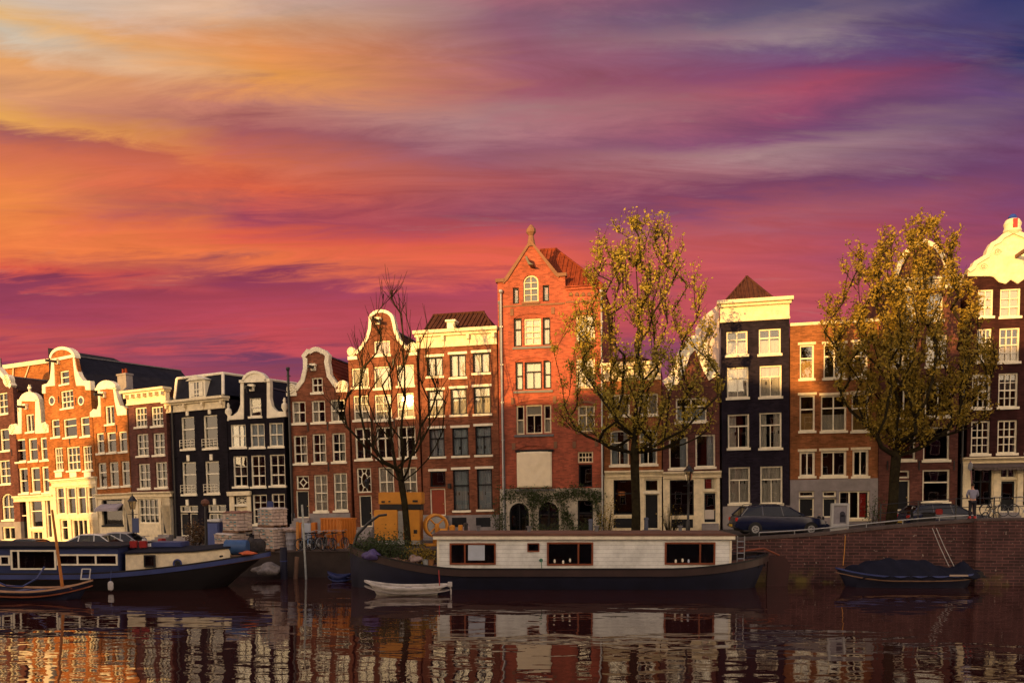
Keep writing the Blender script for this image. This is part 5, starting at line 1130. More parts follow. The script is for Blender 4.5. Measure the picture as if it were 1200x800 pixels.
b = MB(); b.cbox((2.2, -1.0, .66), (.9, .05, .08)); b.build('plank', mat('pale_plank', (.4, .3, .22), .7), RB)
b = MB(); b.tube([(3.3, 0, .8), (3.75, -.1, .55), (4.0, -.1, .5)], .07, 8); b.cbox((3.55, -.1, .62), (.5, .3, .3)); b.build('outboard_motor', HULLB, RB, bevel=.05)
for q, (a, c, m, lb) in enumerate((((991, 618, 44.6), (988, 662, 43.), mat('orange_rope', (.45, .2, .03), .8), 'orange mooring rope hanging down the quay wall beside the information panel'), ((1090, 612, 44.0), (1112, 663, 42.8), mat('grey_rope', (.35, .33, .3), .8), 'left grey mooring rope to the covered boat'), ((1094, 611, 44.0), (1118, 663, 42.8), mat('grey_rope', (.35, .33, .3), .8), 'right grey mooring rope to the covered boat'))):
    p0, p1 = atY(*a), atY(*c); b = MB(); md = p0.lerp(p1, .5)+Vector((0, -.05, -.12)); b.tube([p0, md, p1], .02, 5); tag(b.build('mooring_rope', m), lb, 'rope')
# ------------------------------------------------------------ street things
def qp(px, py, Y): return atY(px, py, Y)
ORANGE = mat('orange_machine_paint', (.55, .22, .025), .45, .15, 1.5, .1, col2=(.62, .27, .03)); ORANGED = mat('orange_container_paint', (.5, .16, .02), .5, .2, 1.5, .1)
BLUEPAINT = None
WINDG = glass_mat('car_glass', (.1, .12, .14), .0)
def car(label, px, Y, paint, rz=0., L_=4.7, H_=1.45, estate=True, name='parked_car', dz=0.):
    B = ground(px, Y); B.z += dz; o = empty(name, B, (0, 0, rz), label, 'car'); k = L_/4.7; hk = H_/1.45
    st = [(-2.35, .48, .62, .62), (-2.3, .36, .86, .76), (-2.05, .24, .98, .84), (-1.2, .2, .97, .87), (0, .2, .94, .875), (.95, .2, .93, .87), (1.2, .2, .9, .87), (1.75, .22, .84, .85), (2.1, .26, .76, .8), (2.27, .32, .66, .72), (2.35, .42, .55, .6)]
    vs = []; b = MB()
    for x, zb, zt, hw in st:
        x *= k; zb *= hk; zt *= hk; c = .03 if x > 1.1 else .0
        vs += [(x, -hw*.86, zb), (x, -hw, zb+(zt-zb)*.3), (x, -hw, zb+(zt-zb)*.62), (x, -hw*.95, zt-.03), (x, -hw*.8, zt+c*.6), (x, 0, zt+c+.01), (x, hw*.8, zt+c*.6), (x, hw*.95, zt-.03), (x, hw, zb+(zt-zb)*.62), (x, hw, zb+(zt-zb)*.3), (x, hw*.86, zb)]
    n = 11; m = len(st)
    b.add(vs, [(i*n+j, i*n+(j+1) % n, (i+1)*n+(j+1) % n, (i+1)*n+j) for i in range(m-1) for j in range(n)]+[tuple(range(n)), tuple((m-1)*n+j for j in range(n))])
    b.build('body', paint, o, smooth=True)
    rear = (-2.15, -1.75) if estate else (-1.95, -1.1)
    gl = [(rear[0], .95, rear[1], 1.36), (-1.0, .95, -1.0, 1.42), (-.1, .94, -.1, 1.43), (1.12, .92, .35, 1.37)]
    g_ = MB(); vs = []
    for xb, zb, xt, zt in gl: vs += [(xb*k, -.80, zb*hk), (xt*k, -.60, zt*hk), (xt*k, .60, zt*hk), (xb*k, .80, zb*hk)]
    g_.add(vs, [(i*4+j, i*4+(j+1) % 4, i*4+4+(j+1) % 4, i*4+4+j) for i in range(3) for j in range(4)]+[(0, 1, 2, 3), (12, 13, 14, 15)]); g_.build('windows', WINDG, o)
    r = MB(); vs = []
    for xt, zt, hw in ((rear[1]-.06, 1.355, .6), (-1.0, 1.425, .62), (-.1, 1.435, .62), (.36, 1.375, .6)): vs += [(xt*k, -hw, zt*hk), (xt*k, -hw*.9, (zt+.035)*hk), (xt*k, 0, (zt+.05)*hk), (xt*k, hw*.9, (zt+.035)*hk), (xt*k, hw, zt*hk)]
    r.add(vs, [(i*5+j, i*5+(j+1) % 5, i*5+5+(j+1) % 5, i*5+5+j) for i in range(3) for j in range(5)]+[(0, 1, 2, 3, 4), (15, 16, 17, 18, 19)]); r.build('roof', paint, o, smooth=True)
    for s_ in (-1, 1):
        for (xb, zb), (xt, zt), w_ in (((rear[0], .95), (rear[1], 1.36), .05), ((-1.02, .95), (-1.02, 1.42), .035), ((.02, .94), (-.05, 1.43), .03), ((1.14, .92), (.37, 1.37), .03)): p = MB(); p.tube([(xb*k, s_*.805, zb*hk), (xt*k, s_*.605, zt*hk)], w_, 5); p.build('pillar', paint, o)
    sp = MB(); sp.box(-2.0*k, 2.0*k, -.9, .9, .16*hk, .24*hk); sp.build('underbody', RUBBER, o)
    for s_ in (-1, 1):
        for x in (-1.42, 1.42):
            a = MB(); a.lathe([(.36, s_*.80), (.37, s_*.882)], (x*k, 0, .33), 20, 'y'); a.build('wheel_arch', RUBBER, o)
            wv = MB(); wv.lathe([(.2, s_*.72), (.3, s_*.70), (.315, s_*.75), (.315, s_*.86), (.29, s_*.9), (.21, s_*.9)], (x*k, 0, .31), 20, 'y'); wo = wv.build('wheel', RUBBER, o, smooth=True)
            q = MB(); q.lathe([(.2, s_*.86), (.205, s_*.905), (.05, s_*.895), (.04, s_*.91)], (x*k, 0, .31), 16, 'y'); q.build('rim', STEEL, wo)
            q = MB()
            for i in range(5): a_ = i*1.2566; q.cbox((x*k+.11*math.cos(a_), s_*.908, .31+.11*math.sin(a_)), (.16, .02, .05), ry=-a_)
            q.build('spoke', STEEL, wo)
        t = MB(); t.box(-2.34*k, -2.16*k, s_*.62-.12, s_*.62+.15, .66*hk, .86*hk); t.build('tail_light', mat('red_lens', (.5, .03, .02), .2, .1), o, bevel=.03)
        t = MB(); t.box(2.12*k, 2.31*k, s_*.56-.14, s_*.56+.12, .5*hk, .64*hk); t.build('headlight', mat('clear_lens', (.5, .5, .5), .1, .1), o, bevel=.03)
        t = MB(); t.cbox((.92*k, s_*.95, 1.0*hk), (.12, .16, .12)); t.build('mirror', paint, o, bevel=.03)
        for x in (-.9, .15): t = MB(); t.box(x*k, x*k+.18, s_*.875-.012, s_*.875+.012, .8*hk, .83*hk); t.build('handle', paint, o)
    for x0, x1 in ((-2.42, -2.2), (2.2, 2.4)): t = MB(); t.box(x0*k, x1*k, -.74, .74, .36*hk, .54*hk); t.build('bumper', paint, o, bevel=.05)
    for x in (-2.435, 2.405): t = MB(); t.box(x*k, x*k+.02, -.26, .26, .4*hk, .51*hk); t.build('number_plate', mat('plate_yellow', (.55, .36, .03), .5, .05), o)
    if estate:
        t = MB()
        for s_ in (-1, 1): t.tube([(-1.7*k, s_*.55, 1.42*hk), (-1.6*k, s_*.55, 1.49*hk), (.1*k, s_*.55, 1.5*hk), (.2*k, s_*.55, 1.43*hk)], .02, 5)
        t.build('roof_rail', RUBBER, o)
    return o
CARB = mat('navy_car_paint', (.008, .012, .04), .2, .1, 1, spec=.6); CARD = mat('dark_car_paint', (.02, .022, .035), .2, .1, 1, spec=.6); CARW = mat('white_car_paint', (.6, .6, .58), .25, .06, 1); CARS = mat('silver_car_paint', (.3, .3, .32), .3, .08, 1)
car('dark blue estate car parked on the quay before the navy blue house', 911, 46.35, CARB, R(2.5), 5.0, 1.56)
car('dark blue car half hidden by the quay edge, left of the standing person', 1107, 47.6, CARB, R(2), 4.9, 1.4, dz=-.28)
car('dark hatchback on the left street, nearest the left picture edge', 42, 49.8, CARD, 0, 4.0, 1.35, False)
car('white car with dark windows parked before the cream double shopfront', 118, 50.3, CARW, 0, 4.2, 1.4, False)
car('silver grey car parked before the house with the purple-grey awning', 148, 52.6, CARS, 0, 4.0, 1.35, False)
# lamps
def lantern(px, Y, hgt, label):
    B = ground(px, Y); o = empty('street_lamp', B, (0, 0, 0), label, 'street lamp'); b = MB()
    b.lathe([(.2, 0), (.2, .25), (.13, .3), (.12, .9), (.07, 1.0), (.055, hgt-1.1), (.08, hgt-1.05), (.05, hgt-1.), (.05, hgt-.86)], (0, 0, 0), 12); b.tube([(-.3, 0, hgt-1.15), (.3, 0, hgt-1.15)], .02, 5); b.build('post', IRON, o, smooth=True)
    b = MB(); b.lathe([(.14, hgt-.85), (.24, hgt-.35)], (0, 0, 0), 6); lo = b.build('lantern', glass_mat('lantern_glass', (.7, .65, .55), .1), o)
    b = MB(); b.lathe([(.32, hgt-.348), (.3, hgt-.3), (.16, hgt-.15), (.14, hgt-.08), (.04, hgt), (.01, hgt+.12)], (0, 0, 0), 6)
    for i in range(6): a = i*math.pi/3; b.tube([(.145*math.cos(a), .145*math.sin(a), hgt-.85), (.25*math.cos(a), .25*math.sin(a), hgt-.35)], .014, 4)
    b.build('lantern_frame', IRON, lo)
    return o
lantern(806, 48.6, 4.1, 'black street lamp before the white shopfront of the bell gable house')
lantern(157, 53., 3.6, 'black street lamp at left, before the toothed cornice house')
B = ground(160, 52.8); b = MB(); b.box(-.2, .2, -.03, .03, 1.3, 2.2); so_ = b.build('street_sign', mat('blue_sign', (.05, .07, .16), .5)); so_.location = B; b = MB(); b.tube([(0, .06, 0), (0, .06, 2.3)], .03, 6); q = b.build('post', IRON, so_); tag(so_, 'small blue street sign beside the left street lamp', 'sign')
B = ground(242, 47.4); o = empty('lamp_post', B, (0, 0, 0), 'dark pole with a rusty mushroom cap beside the blue toilet cabin', 'lamp post'); b = MB(); b.tube([(0, 0, 0), (.02, 0, 2.9)], [.09, .07], 8); b.build('post', IRON, o, smooth=True); b = MB(); b.lathe([(.12, 2.7), (.24, 2.85), (.2, 3.0), (.05, 3.1)], (0, 0, 0), 12); b.build('lamp_shade', mat('rusty_iron', (.12, .05, .03), .8, .4, 5), o, smooth=True)
# information panel, sign, poles
p = qp(980.5, 612, 45.2); IP = empty('information_panel', (X_of(980.5, 45., 3.), 44.62, qtop(17)), (0, 0, 0), 'grey framed information panel standing on the quay edge beside the estate car', 'panel')
b = MB(); b.box(-.47, -.34, -.09, .09, -.3, 1.42); b.box(.34, .47, -.09, .09, -.3, 1.42); b.box(-.345, .345, -.088, .088, 1.29, 1.419); b.box(-.345, .345, -.088, .088, -.3, .33); b.build('frame', mat('grey_enamel', (.36, .36, .35), .5, .1, 2), IP, bevel=.02)
b = MB(); b.box(-.35, .35, -.02, .02, .32, 1.3); b.build('panel', mat('panel_grey', (.2, .19, .21), .3, .3, 2), IP); b = MB(); b.box(0, .3, -.03, -.022, .42, .8); b.lathe([(.14, -.03), (.14, -.022)], (.13, 0, .86), 12, 'y'); b.build('picture', mat('panel_ink', (.02, .02, .035), .5), IP)
B = ground(1137, 46.8); b = MB(); b.tube([(0, 0, 0), (-.28, 0, 3.15)], .035, 7); o = b.build('traffic_sign', mat('red_grey_post', (.2, .1, .1), .6)); o.location = (X_of(1141, 44.4, 3.3), 44.4, 3.2); tag(o, 'leaning traffic sign post with a sideways round disc beside the person', 'sign')
b = MB(); b.lathe([(.22, -.01), (.22, .012)], (-.3, -.04, 2.85), 18, 'x'); b.build('disc', mat('sign_back', (.22, .23, .26), .5), o)
def bollard(px, Y, h, label, m=None, r=.11):
    B = ground(px, Y); b = MB(); b.lathe([(r, 0), (r, h-.1), (r*1.25, h-.08), (r*1.2, h), (r*.5, h+.05)], (0, 0, 0), 12); o = b.build('bollard', m or mat('slate_blue_paint', (.06, .075, .12), .5, .2, 2), smooth=True); o.location = B; tag(o, label, 'bollard')
bollard(546, 46.5, 1.35, 'dark pole standing beside the yellow pump machine', IRON); bollard(692, 46.9, 1.35, 'slate blue bollard in front of the red brick warehouse'); bollard(757, 46.9, 1.35, 'slate blue bollard just right of the slender tree trunk')
# mooring poles
def pole(px0, py0, px1, py1, Y, r, m, label, name='mooring_pole', bandm=None):
    p0, p1 = atY(px0, py0, Y), atY(px1, py1, Y); b = MB(); b.tube([p0, p1], r, 10); o = b.build(name, m, smooth=True); tag(o, label, 'mooring pole')
    if bandm: b = MB(); q = p0.lerp(p1, .6); b.tube([q, q.lerp(p1, .08)], r*1.06, 10, False); b.build('band', bandm, o)
pole(333, 682, 332, 641, 46.2, .19, HULLN, 'thick dark mooring post with a blue band between pallets and quay', bandm=BLUEP)
pole(359, 684, 354, 591, 46.0, .055, mat('grey_white_pole', (.34, .36, .33), .6, .3, 5), 'thin grey-white pole leaning out of the water by the bicycles')
pole(346, 682, 348, 652, 46.3, .12, WOOD, 'short red-brown wooden mooring post below the orange post')

# pallets of stone setts
SETT = mat('sett_stone', (.48, .38, .32), .85, .3, 6, .2); STRAP = mat('teal_strap', (.06, .2, .24), .5); PLAS = mat('shrink_wrap', (.5, .44, .4), .5, .2, 3, .3)
def pallet(px, Y, w_, d_, h, rz, label, z=0., seed=1, cap=PLAS, dark=False):
    rnd = random.Random(seed); B = ground(px, Y); o = empty('paving_pallet', (B.x, Y, B.z+z), (0, 0, rz), label, 'pallet', 'wrapped pallets of paving bricks')
    b = MB()
    for y in (-d_/2+.05, 0, d_/2-.05): b.box(-w_/2, w_/2, y-.05, y+.05, 0, .1)
    for i in range(5): x = -w_/2+.07+(w_-.14)*i/4; b.box(x-.07, x+.07, -d_/2, d_/2, .102, .13)
    b.build('pallet_base', WOOD, o)
    nx = int(w_/.26); nz = max(2, int((h-.16)/.17)); ny = int(d_/.26); c = MB(); t = MB()
    dx = w_/nx; dz = (h-.16)/nz; dy = d_/ny
    for k in range(nz):
        for i in range(nx):
            for j in range(ny):
                if 0 < i < nx-1 and 0 < j < ny-1 and k < nz-1: continue
                jx, jy = rnd.uniform(-.012, .012), rnd.uniform(-.012, .012); of = .5*dx*(k % 2)*0
                x = -w_/2+dx*(i+.5)+jx; y = -d_/2+dy*(j+.5)+jy; z_ = .135+dz*k; c.box(x-dx*.46, x+dx*.46, y-dy*.46, y+dy*.46, z_, z_+dz*.84)
                if rnd.random() < .5: t.box(x-dx*.28, x+dx*.28, -d_/2-.02, -d_/2-.012+jy*0, z_+dz*.3, z_+dz*.62) if j == 0 else None
    nf = len(c.f); c.add(t.v, t.f); co = c.build('bricks', SETT, o); co.data.materials.append(STRAP)
    for pl in co.data.polygons[nf:]: pl.material_index = 1
    q = MB(); n = 10; vs = [];
    for a in range(n+1):
        for e in range(n+1): u, v = a/n-.5, e/n-.5; vs.append((u*(w_+.08), v*(d_+.08), h+.03+rnd.uniform(-.02, .04)-(.07 if max(abs(u), abs(v)) > .49 else 0)))
    q.add(vs, [(a*(n+1)+e, (a+1)*(n+1)+e, (a+1)*(n+1)+e+1, a*(n+1)+e+1) for a in range(n) for e in range(n)]); qo = q.build('wrapping', cap, o, smooth=True); sm = qo.modifiers.new('t', 'SOLIDIFY'); sm.thickness = .015
    return o
BRR = mat('red_brown_wrap', (.22, .1, .07), .7, .3, 4, .3)
pallet(272, 48.0, 1.5, 1.2, 1.05, R(-32), 'pallet of pale paving bricks, lower one of the left stack', 0., 1)
pallet(279, 48.0, 1.2, 1.1, 1.15, R(-32), 'brick pallet with a red-brown cover, upper one of the left stack', 1.1, 2, BRR)
pallet(319, 48.0, 1.55, 1.2, 1.25, R(-32), 'pallet of pale paving bricks, lower one of the right stack', 0., 3)
pallet(320, 48.0, 1.2, 1.1, 1.05, R(-32), 'brick pallet with a white top cover, upper one of the right stack', 1.3, 4)
p = qp(315, 600, 48.6); thingbox('crate', (p.x, 48.9, g(-14)+2.25), (.36, .36, .5), BLUEP, 'small blue crate peeking over the right pallet stack', 'crate', .2)
B = ground(255, 49.6); TO = empty('portable_toilet', B+Vector((0, 0, .2)), (0, 0, R(-12)), 'blue portable toilet with a white sloping roof behind the left pallets', 'portable toilet')
b = MB(); b.box(-.42, .42, -.42, .42, 0, 1.55); b.build('cabin', BLUEP, TO, bevel=.03); b = MB(); b.prism([(-.46, 1.552), (.46, 1.552), (.46, 1.75), (-.46, 1.68)], -.46, .46); b.build('roof', CARW, TO, bevel=.03); b = MB(); b.box(-.32, .3, -.445, -.421, .08, 1.45); b.build('door', mat('blue_door', (.06, .09, .26), .5), TO, bevel=.01)
B = ground(341, 47.6); o = empty('barrel', B, (0, 0, 0), 'grey metal barrel topped with rubble right of the brick pallets', 'barrel'); b = MB(); b.lathe([(.27, 0), (.29, .02), (.28, .3), (.295, .32), (.28, .34), (.28, .62), (.295, .64), (.28, .66), (.28, .98), (.29, 1.0), (.25, 1.0)], (0, 0, 0), 18); b.build('drum', mat('grey_drum', (.22, .22, .25), .5, .25, 3), o, smooth=True)
rag('rubble_bag', 341, 621, 47.6, .75, .35, mat('pale_rubble', (.36, .28, .25), .9, .4, 6, .8), 'pale bag of rubble lying on the grey barrel', 'bag', 6)
rag('rubble', 315, 668, 46.4, 1.7, .75, mat('rubble_stone', (.22, .19, .17), .9, .5, 5, 1.), 'pale lump of rubble at the water line below the pallets', 'rubble', 8)
B = ground(349, 47.2); b = MB(); b.box(-.07, .07, -.06, .06, 0, 1.6); o = b.build('post', mat('orange_post', (.45, .2, .05), .6), bevel=.01); o.location = B; tag(o, 'orange upright post between the grey barrel and the thin white pole', 'post')
# orange container (corrugated)
def corrugated(b, w_, d_, h, n, z=0.):
    pts = []
    def side(a, c, k):
        d = Vector(c)-Vector(a); nn = Vector((d.y, -d.x)).normalized(); out = []
        for i in range(k):
            for t, o_ in ((0, 0), (.2, .08), (.5, .08), (.7, 0)): out.append(Vector(a)+d*((i+t)/k)+nn*o_)
        return out
    cs = [(-w_/2, -d_/2), (w_/2, -d_/2), (w_/2, d_/2), (-w_/2, d_/2)]
    for i in range(4): pts += side(cs[i], cs[(i+1) % 4], n)
    b.prismz([tuple(p) for p in pts], z, h)
CO = empty('container', ground(397, 48.6), (0, 0, R(-34)), 'orange corrugated steel container left of the orange power unit', 'container')
b = MB(); corrugated(b, 1.5, 1.25, 1.65, 6, .12); b.build('walls', ORANGED, CO); b = MB(); b.box(-.8, .8, -.68, .68, 1.652, 1.73); b.build('lid', ORANGED, CO, bevel=.01); b = MB(); b.box(-.8, .8, -.68, .68, 0, .118); b.build('base_frame', ORANGED, CO, bevel=.01)
O2 = empty('work_trolley', ground(361, 48.6), (0, 0, 0), 'orange tool trolley with a grey panel between barrel and corrugated container', 'trolley'); b = MB(); b.box(-.45, -.3, -.3, .3, .5, 1.5); b.build('side_box', ORANGED, O2, bevel=.02); b = MB(); b.box(.25, .5, -.3, .3, .5, 1.5); b.build('side_box', ORANGED, O2, bevel=.02); b = MB(); b.box(-.297, .247, -.26, .26, .5, 1.45); b.build('panel', CURTB, O2, bevel=.02); b = MB(); b.box(-.5, .5, -.3, .3, .3, .497); b.build('base', IRON, O2)
for x in (-.35, .35): b = MB(); b.lathe([(.16, -.3), (.16, -.22)], (x, 0, .16), 14, 'y'); b.build('wheel', RUBBER, O2)
# orange power unit
PU = empty('power_unit', ground(468, 49.6), (0, 0, R(-3)), 'large orange power unit with a second case stacked on a black frame', 'machine')
b = MB(); b.box(-1.35, .02, -.6, .6, .35, 2.1); b.build('left_case', ORANGE, PU, bevel=.04); b = MB(); b.box(.35, 1.32, -.6, .6, .35, 2.1); b.build('right_case', ORANGE, PU, bevel=.04); b = MB(); b.box(.023, .347, -.5, .5, .3, 2.05); b.box(-1.3, 1.3, -.58, .58, .1, .347)
for i in range(9): b.box(.05, .32, -.56, -.503, .45+i*.17, .52+i*.17)
b.build('centre_grille', STEEL, PU)
b = MB(); b.box(-1.02, 1.36, -.55, .55, 2.12, 2.42); b.build('black_frame', IRON, PU); b = MB(); b.box(-1.08, 1.42, -.6, .6, 2.43, 3.12); b.build('upper_case', ORANGE, PU, bevel=.04)
for x, z, w_, h in ((-.9, 2.52, .2, .1), (.9, 2.55, .3, .12), (.95, .75, .2, .22), (-.5, 2.55, .12, .08)): b = MB(); b.box(x, x+w_, -.63, -.602, z, z+h); b.build('lock_plate', IRON, PU)
b = MB(); b.tube([(.5, 0, 3.12), (.5, 0, 3.22), (.75, 0, 3.22)], .05, 6); b.build('exhaust', IRON, PU)
b = MB(); b.tube([(.5, -.64, 2.9), (.55, -.66, 2.), (.7, -.64, 1.), (.75, -.64, .5)], .03, 5); b.build('cable', mat('green_cable', (.06, .28, .1), .6), PU)
# hose reel
RE = empty('hose_reel', ground(511, 49.2), (0, 0, R(14)), 'large orange hose reel beside the orange power unit', 'hose reel'); b = MB(); b.torus((0, -.3, 1.15), .62, .075, 30, 8); b.torus((0, .45, 1.15), .62, .075, 30, 8)
for y in (-.3, .45):
    for i in range(4): a = R(45+90*i); b.tube([(0, y, 1.15), (.6*math.cos(a), y, 1.15+.6*math.sin(a))], .045, 6)
b.build('rim', ORANGE, RE, smooth=True); b = MB(); b.lathe([(.05, -.285), (.5, -.28), (.5, -.26), (.05, -.255)], (0, 0, 1.15), 24, 'y'); b.build('drum_plate', STEEL, RE); b = MB(); b.lathe([(.42, -.24), (.5, -.2), (.5, .35), (.42, .39)], (0, 0, 1.15), 24, 'y'); b.build('hose_coil', mat('grey_hose', (.25, .22, .2), .7, .3, 6), RE, smooth=True)
b = MB(); b.box(-.1, .1, -.42, -.33, 0, 1.3); b.box(-.1, .1, .5, .58, 0, 1.3); b.box(-.6, .6, -.42, .58, 0, .12); b.lathe([(.12, -.44), (.12, .6)], (0, 0, 1.15), 12, 'y'); b.build('stand', ORANGE, RE)
# small yellow pump
YP = empty('pump_machine', ground(530, 48.6), (0, 0, 0), 'small yellow-orange pump machine right of the hose reel', 'machine')
b = MB(); b.box(-.75, .6, -.25, .25, .45, .6); b.lathe([(.18, -.7), (.2, -.65), (.2, -.3), (.15, -.25)], (0, 0, .8), 14, 'x'); b.lathe([(.05, .8), (.17, .85), (.17, 1.15), (.05, 1.2)], (0, 0, 0), 12); b.box(.35, .6, -.2, .2, .6, 1.2); b.build('engine', ORANGE, YP, smooth=False, bevel=.02)
b = MB(); b.box(.62, 1.0, -.2, .2, .5, 1.1); b.build('printed_box', mat('pale_print', (.35, .28, .3), .6, .6, 8), YP, bevel=.02)
for x in (-.5, .4): b = MB(); b.lathe([(.1, -.32), (.22, -.3), (.22, -.2), (.1, -.18)], (x, 0, .22), 16, 'y'); b.build('wheel', RUBBER, YP)
# bicycles
def bicycle(loc, rz, m, label, lean=0.):
    o = empty('bicycle', loc, (R(lean), 0, rz), label, 'bicycle', 'bicycles parked on the quay')
    for x in (-.52, .54):
        b = MB(); b.torus((x, 0, .35), .325, .022, 22, 6); wo = b.build('wheel', RUBBER, o); b = MB(); b.torus((x, 0, .35), .3, .01, 20, 4)
        for i in range(10): a = i*math.pi/5; b.tube([(x, 0, .35), (x+.3*math.cos(a), 0, .35+.3*math.sin(a))], .004, 3, False)
        b.build('rim', STEEL, wo)
    b = MB(); bb = (-.08, 0, .3); st = (-.2, 0, .85); hd = (.35, 0, .85); hl = (.38, 0, .7)
    for a, c in ((bb, st), (st, hd), (bb, hl), (hd, hl), (hl, (.54, 0, .35)), (bb, (-.52, 0, .35)), (st, (-.52, 0, .35)), (hd, (.32, 0, 1.05))): b.tube([a, c], .018, 6)
    b.build('frame', m, o); b = MB(); b.tube([(.1, -.28, 1.02), (.25, -.25, 1.08), (.32, 0, 1.05), (.25, .25, 1.08), (.1, .28, 1.02)], .014, 5); b.build('handlebar', STEEL, o)
    b = MB(); b.cbox((-.24, 0, .96), (.27, .16, .07)); b.tube([(-.2, 0, .85), (-.22, 0, .94)], .014, 5); b.build('saddle', RUBBER, o, bevel=.02); b = MB(); b.lathe([(.09, -.04), (.09, -.03)], (-.08, 0, .3), 12, 'y'); b.tube([(-.08, -.08, .3), (.02, -.08, .16)], .01, 4); b.tube([(-.08, .08, .3), (-.18, .08, .44)], .01, 4); b.build('crank', STEEL, o)
    b = MB(); 
    pts = [(-.52+.36*math.cos(R(a)), 0, .35+.36*math.sin(R(a))) for a in range(20, 181, 20)]; b.ribbon([(p[0], p[2]) for p in pts], .008, 0, -.03, .03); b.build('mudguard', m, o)
    return o
BK = [IRON, mat('steel_blue_frame', (.08, .16, .28), .4), IRON, DARKP, mat('grey_frame', (.25, .26, .28), .4), IRON, mat('oxblood_frame', (.15, .03, .03), .4), IRON]
names = ['leftmost bicycle of the crowded row beside the thin white pole', 'blue bicycle, second in the crowded row on the quay', 'black bicycle, third in the crowded row on the quay', 'dark bicycle in the middle of the crowded row on the quay', 'grey bicycle before the orange corrugated container', 'black bicycle before the right side of the orange container', 'dark red bicycle close to the houseboat bow', 'rightmost black bicycle of the row, touching the houseboat bow plants']
for i in range(8): px = 364+i*5.6; B = ground(px, 47.1+((i*5) % 3)*.3); bicycle(B, R(28+(i*53) % 95), BK[i], names[i], (i*23) % 22-11)
B = ground(297, 47.2); bicycle(B, R(20), IRON, 'black bicycle wedged between the two pallet stacks', 6)
zz = qtop(25)-.25
bicycle((X_of(1187, 45.4, 3.4)+.25, 44.9, qtop(27)+.0), R(184), mat('white_frame', (.5, .48, .44), .4), 'pale bicycle leaning on the bridge railing at the right edge', 4)
bicycle((X_of(1172, 45.4, 3.4)-.2, 45.6, qtop(26)), R(8), IRON, 'black bicycle leaning on the bridge railing right of the person', -4)
bicycle((X_of(1160, 46.8, 3.3), 46.8, g(26)), R(30), IRON, 'black bicycle with its front wheel turned towards the shop door', 5)
def moped(px, Y, m, label):
    B = ground(px, Y); o = empty('moped', B, (0, 0, R(160)), label, 'moped')
    for x in (-.55, .6): b = MB(); b.torus((x, 0, .25), .2, .055, 18, 8); b.build('wheel', RUBBER, o, smooth=True)
    b = MB(); b.prism([(-.75, .45), (-.6, .3), (-.1, .25), (.3, .22), (.42, .3), (.5, .95), (.42, 1.0), (.3, .42), (-.05, .4), (-.12, .7), (-.75, .72)], -.15, .15); b.build('body', m, o, bevel=.05)
    b = MB(); b.cbox((-.42, 0, .77), (.7, .26, .1)); b.build('seat', RUBBER, o, bevel=.03); b = MB(); b.tube([(.42, 0, 1.0), (.38, 0, 1.1)], .03, 6); b.tube([(.3, -.32, 1.1), (.4, 0, 1.12), (.3, .32, 1.1)], .018, 5); b.build('handlebar', STEEL, o)
    b = MB(); b.cbox((-.9, 0, .85), (.34, .36, .3)); b.build('top_box', mat('red_plastic', (.28, .02, .02), .4), o, bevel=.04)
moped(1078, 45.9, RUBBER, 'dark moped with a red box parked behind the quay rail')
moped(176, 50.5, CARW, 'white moped with a red box on the left street behind the barge')
# railings
RL = empty('quay_rail', (0, 0, 0), (0, 0, 0), 'low galvanised pipe rail running along the top of the right quay wall', 'rail'); b = MB(); xs_ = [13.0+i*.9 for i in range(13)]
b.tube([(x, quayY(x)+.12, qtop(x)+.2) for x in xs_], .035, 7); b.build('top_pipe', STEEL, RL, smooth=True)
for x in xs_[::2]: b = MB(); b.tube([(x, quayY(x)+.12, qtop(x)-.1), (x, quayY(x)+.12, qtop(x)+.18)], .025, 6); b.build('post', STEEL, RL)
RL = empty('bridge_railing', (0, 0, 0), (0, 0, 0), 'black iron railing with two thin bars behind the person and bicycles', 'railing'); xs_ = [19.6+i*1.9 for i in range(9)]; b = MB()
for h in (1.08, .62): b.tube([(x, quayY(x)+1.35, qtop(x)+h-.05) for x in xs_], .022, 6)
b.build('bars', IRON, RL)
for x in xs_: b = MB(); b.tube([(x, quayY(x)+1.35, g(x)-.05), (x, quayY(x)+1.35, qtop(x)+1.06)], .035, 7); b.build('post', IRON, RL)
# plants on the street
p_ = lambda px, Y: ground(px, Y).z
shrub(229, 52.5, 0, 26, 36, 800, mat('autumn_leaf', (.09, .07, .02), .6, .5, 2, col2=(.14, .06, .02)), 'bushy potted shrub with reddish leaves before the mansard house door', .13, z=p_(229, 52.5), seed=2)
shrub(206, 54, 0, 14, 8, 250, LEAF2, 'small dark box hedge beside the mansard house door', .1, z=p_(206, 54), seed=5)
shrub(585, 52.5, 0, 16, 66, 420, LEAF2, 'thin climbing plant on the corner between brown house and warehouse', .11, z=p_(585, 52.5), seed=6, depth=.4)
shrub(786, 51.5, 0, 28, 44, 130, LEAF3, 'nearly leafless twiggy bush before the white shopfront', .08, z=p_(786, 51.5), seed=7, stems=40)
shrub(712, 51.5, 0, 22, 52, 360, LEAF3, 'tall loose climber at the right corner of the warehouse', .1, z=p_(712, 51.5), seed=8, stems=22)
shrub(1022, 50, 0, 22, 34, 300, LEAF2, 'small shrub between the concrete ground floor and the dense tree trunk', .1, z=p_(1022, 50), seed=9)
shrub(643, 51, 0, 34, 18, 700, LEAF2, 'low green plants before the second arch of the warehouse', .1, z=p_(643, 51), seed=10)
shrub(683, 51, 0, 26, 20, 600, LEAF2, 'green plants before the dark opening of the warehouse', .1, z=p_(683, 51), seed=11)
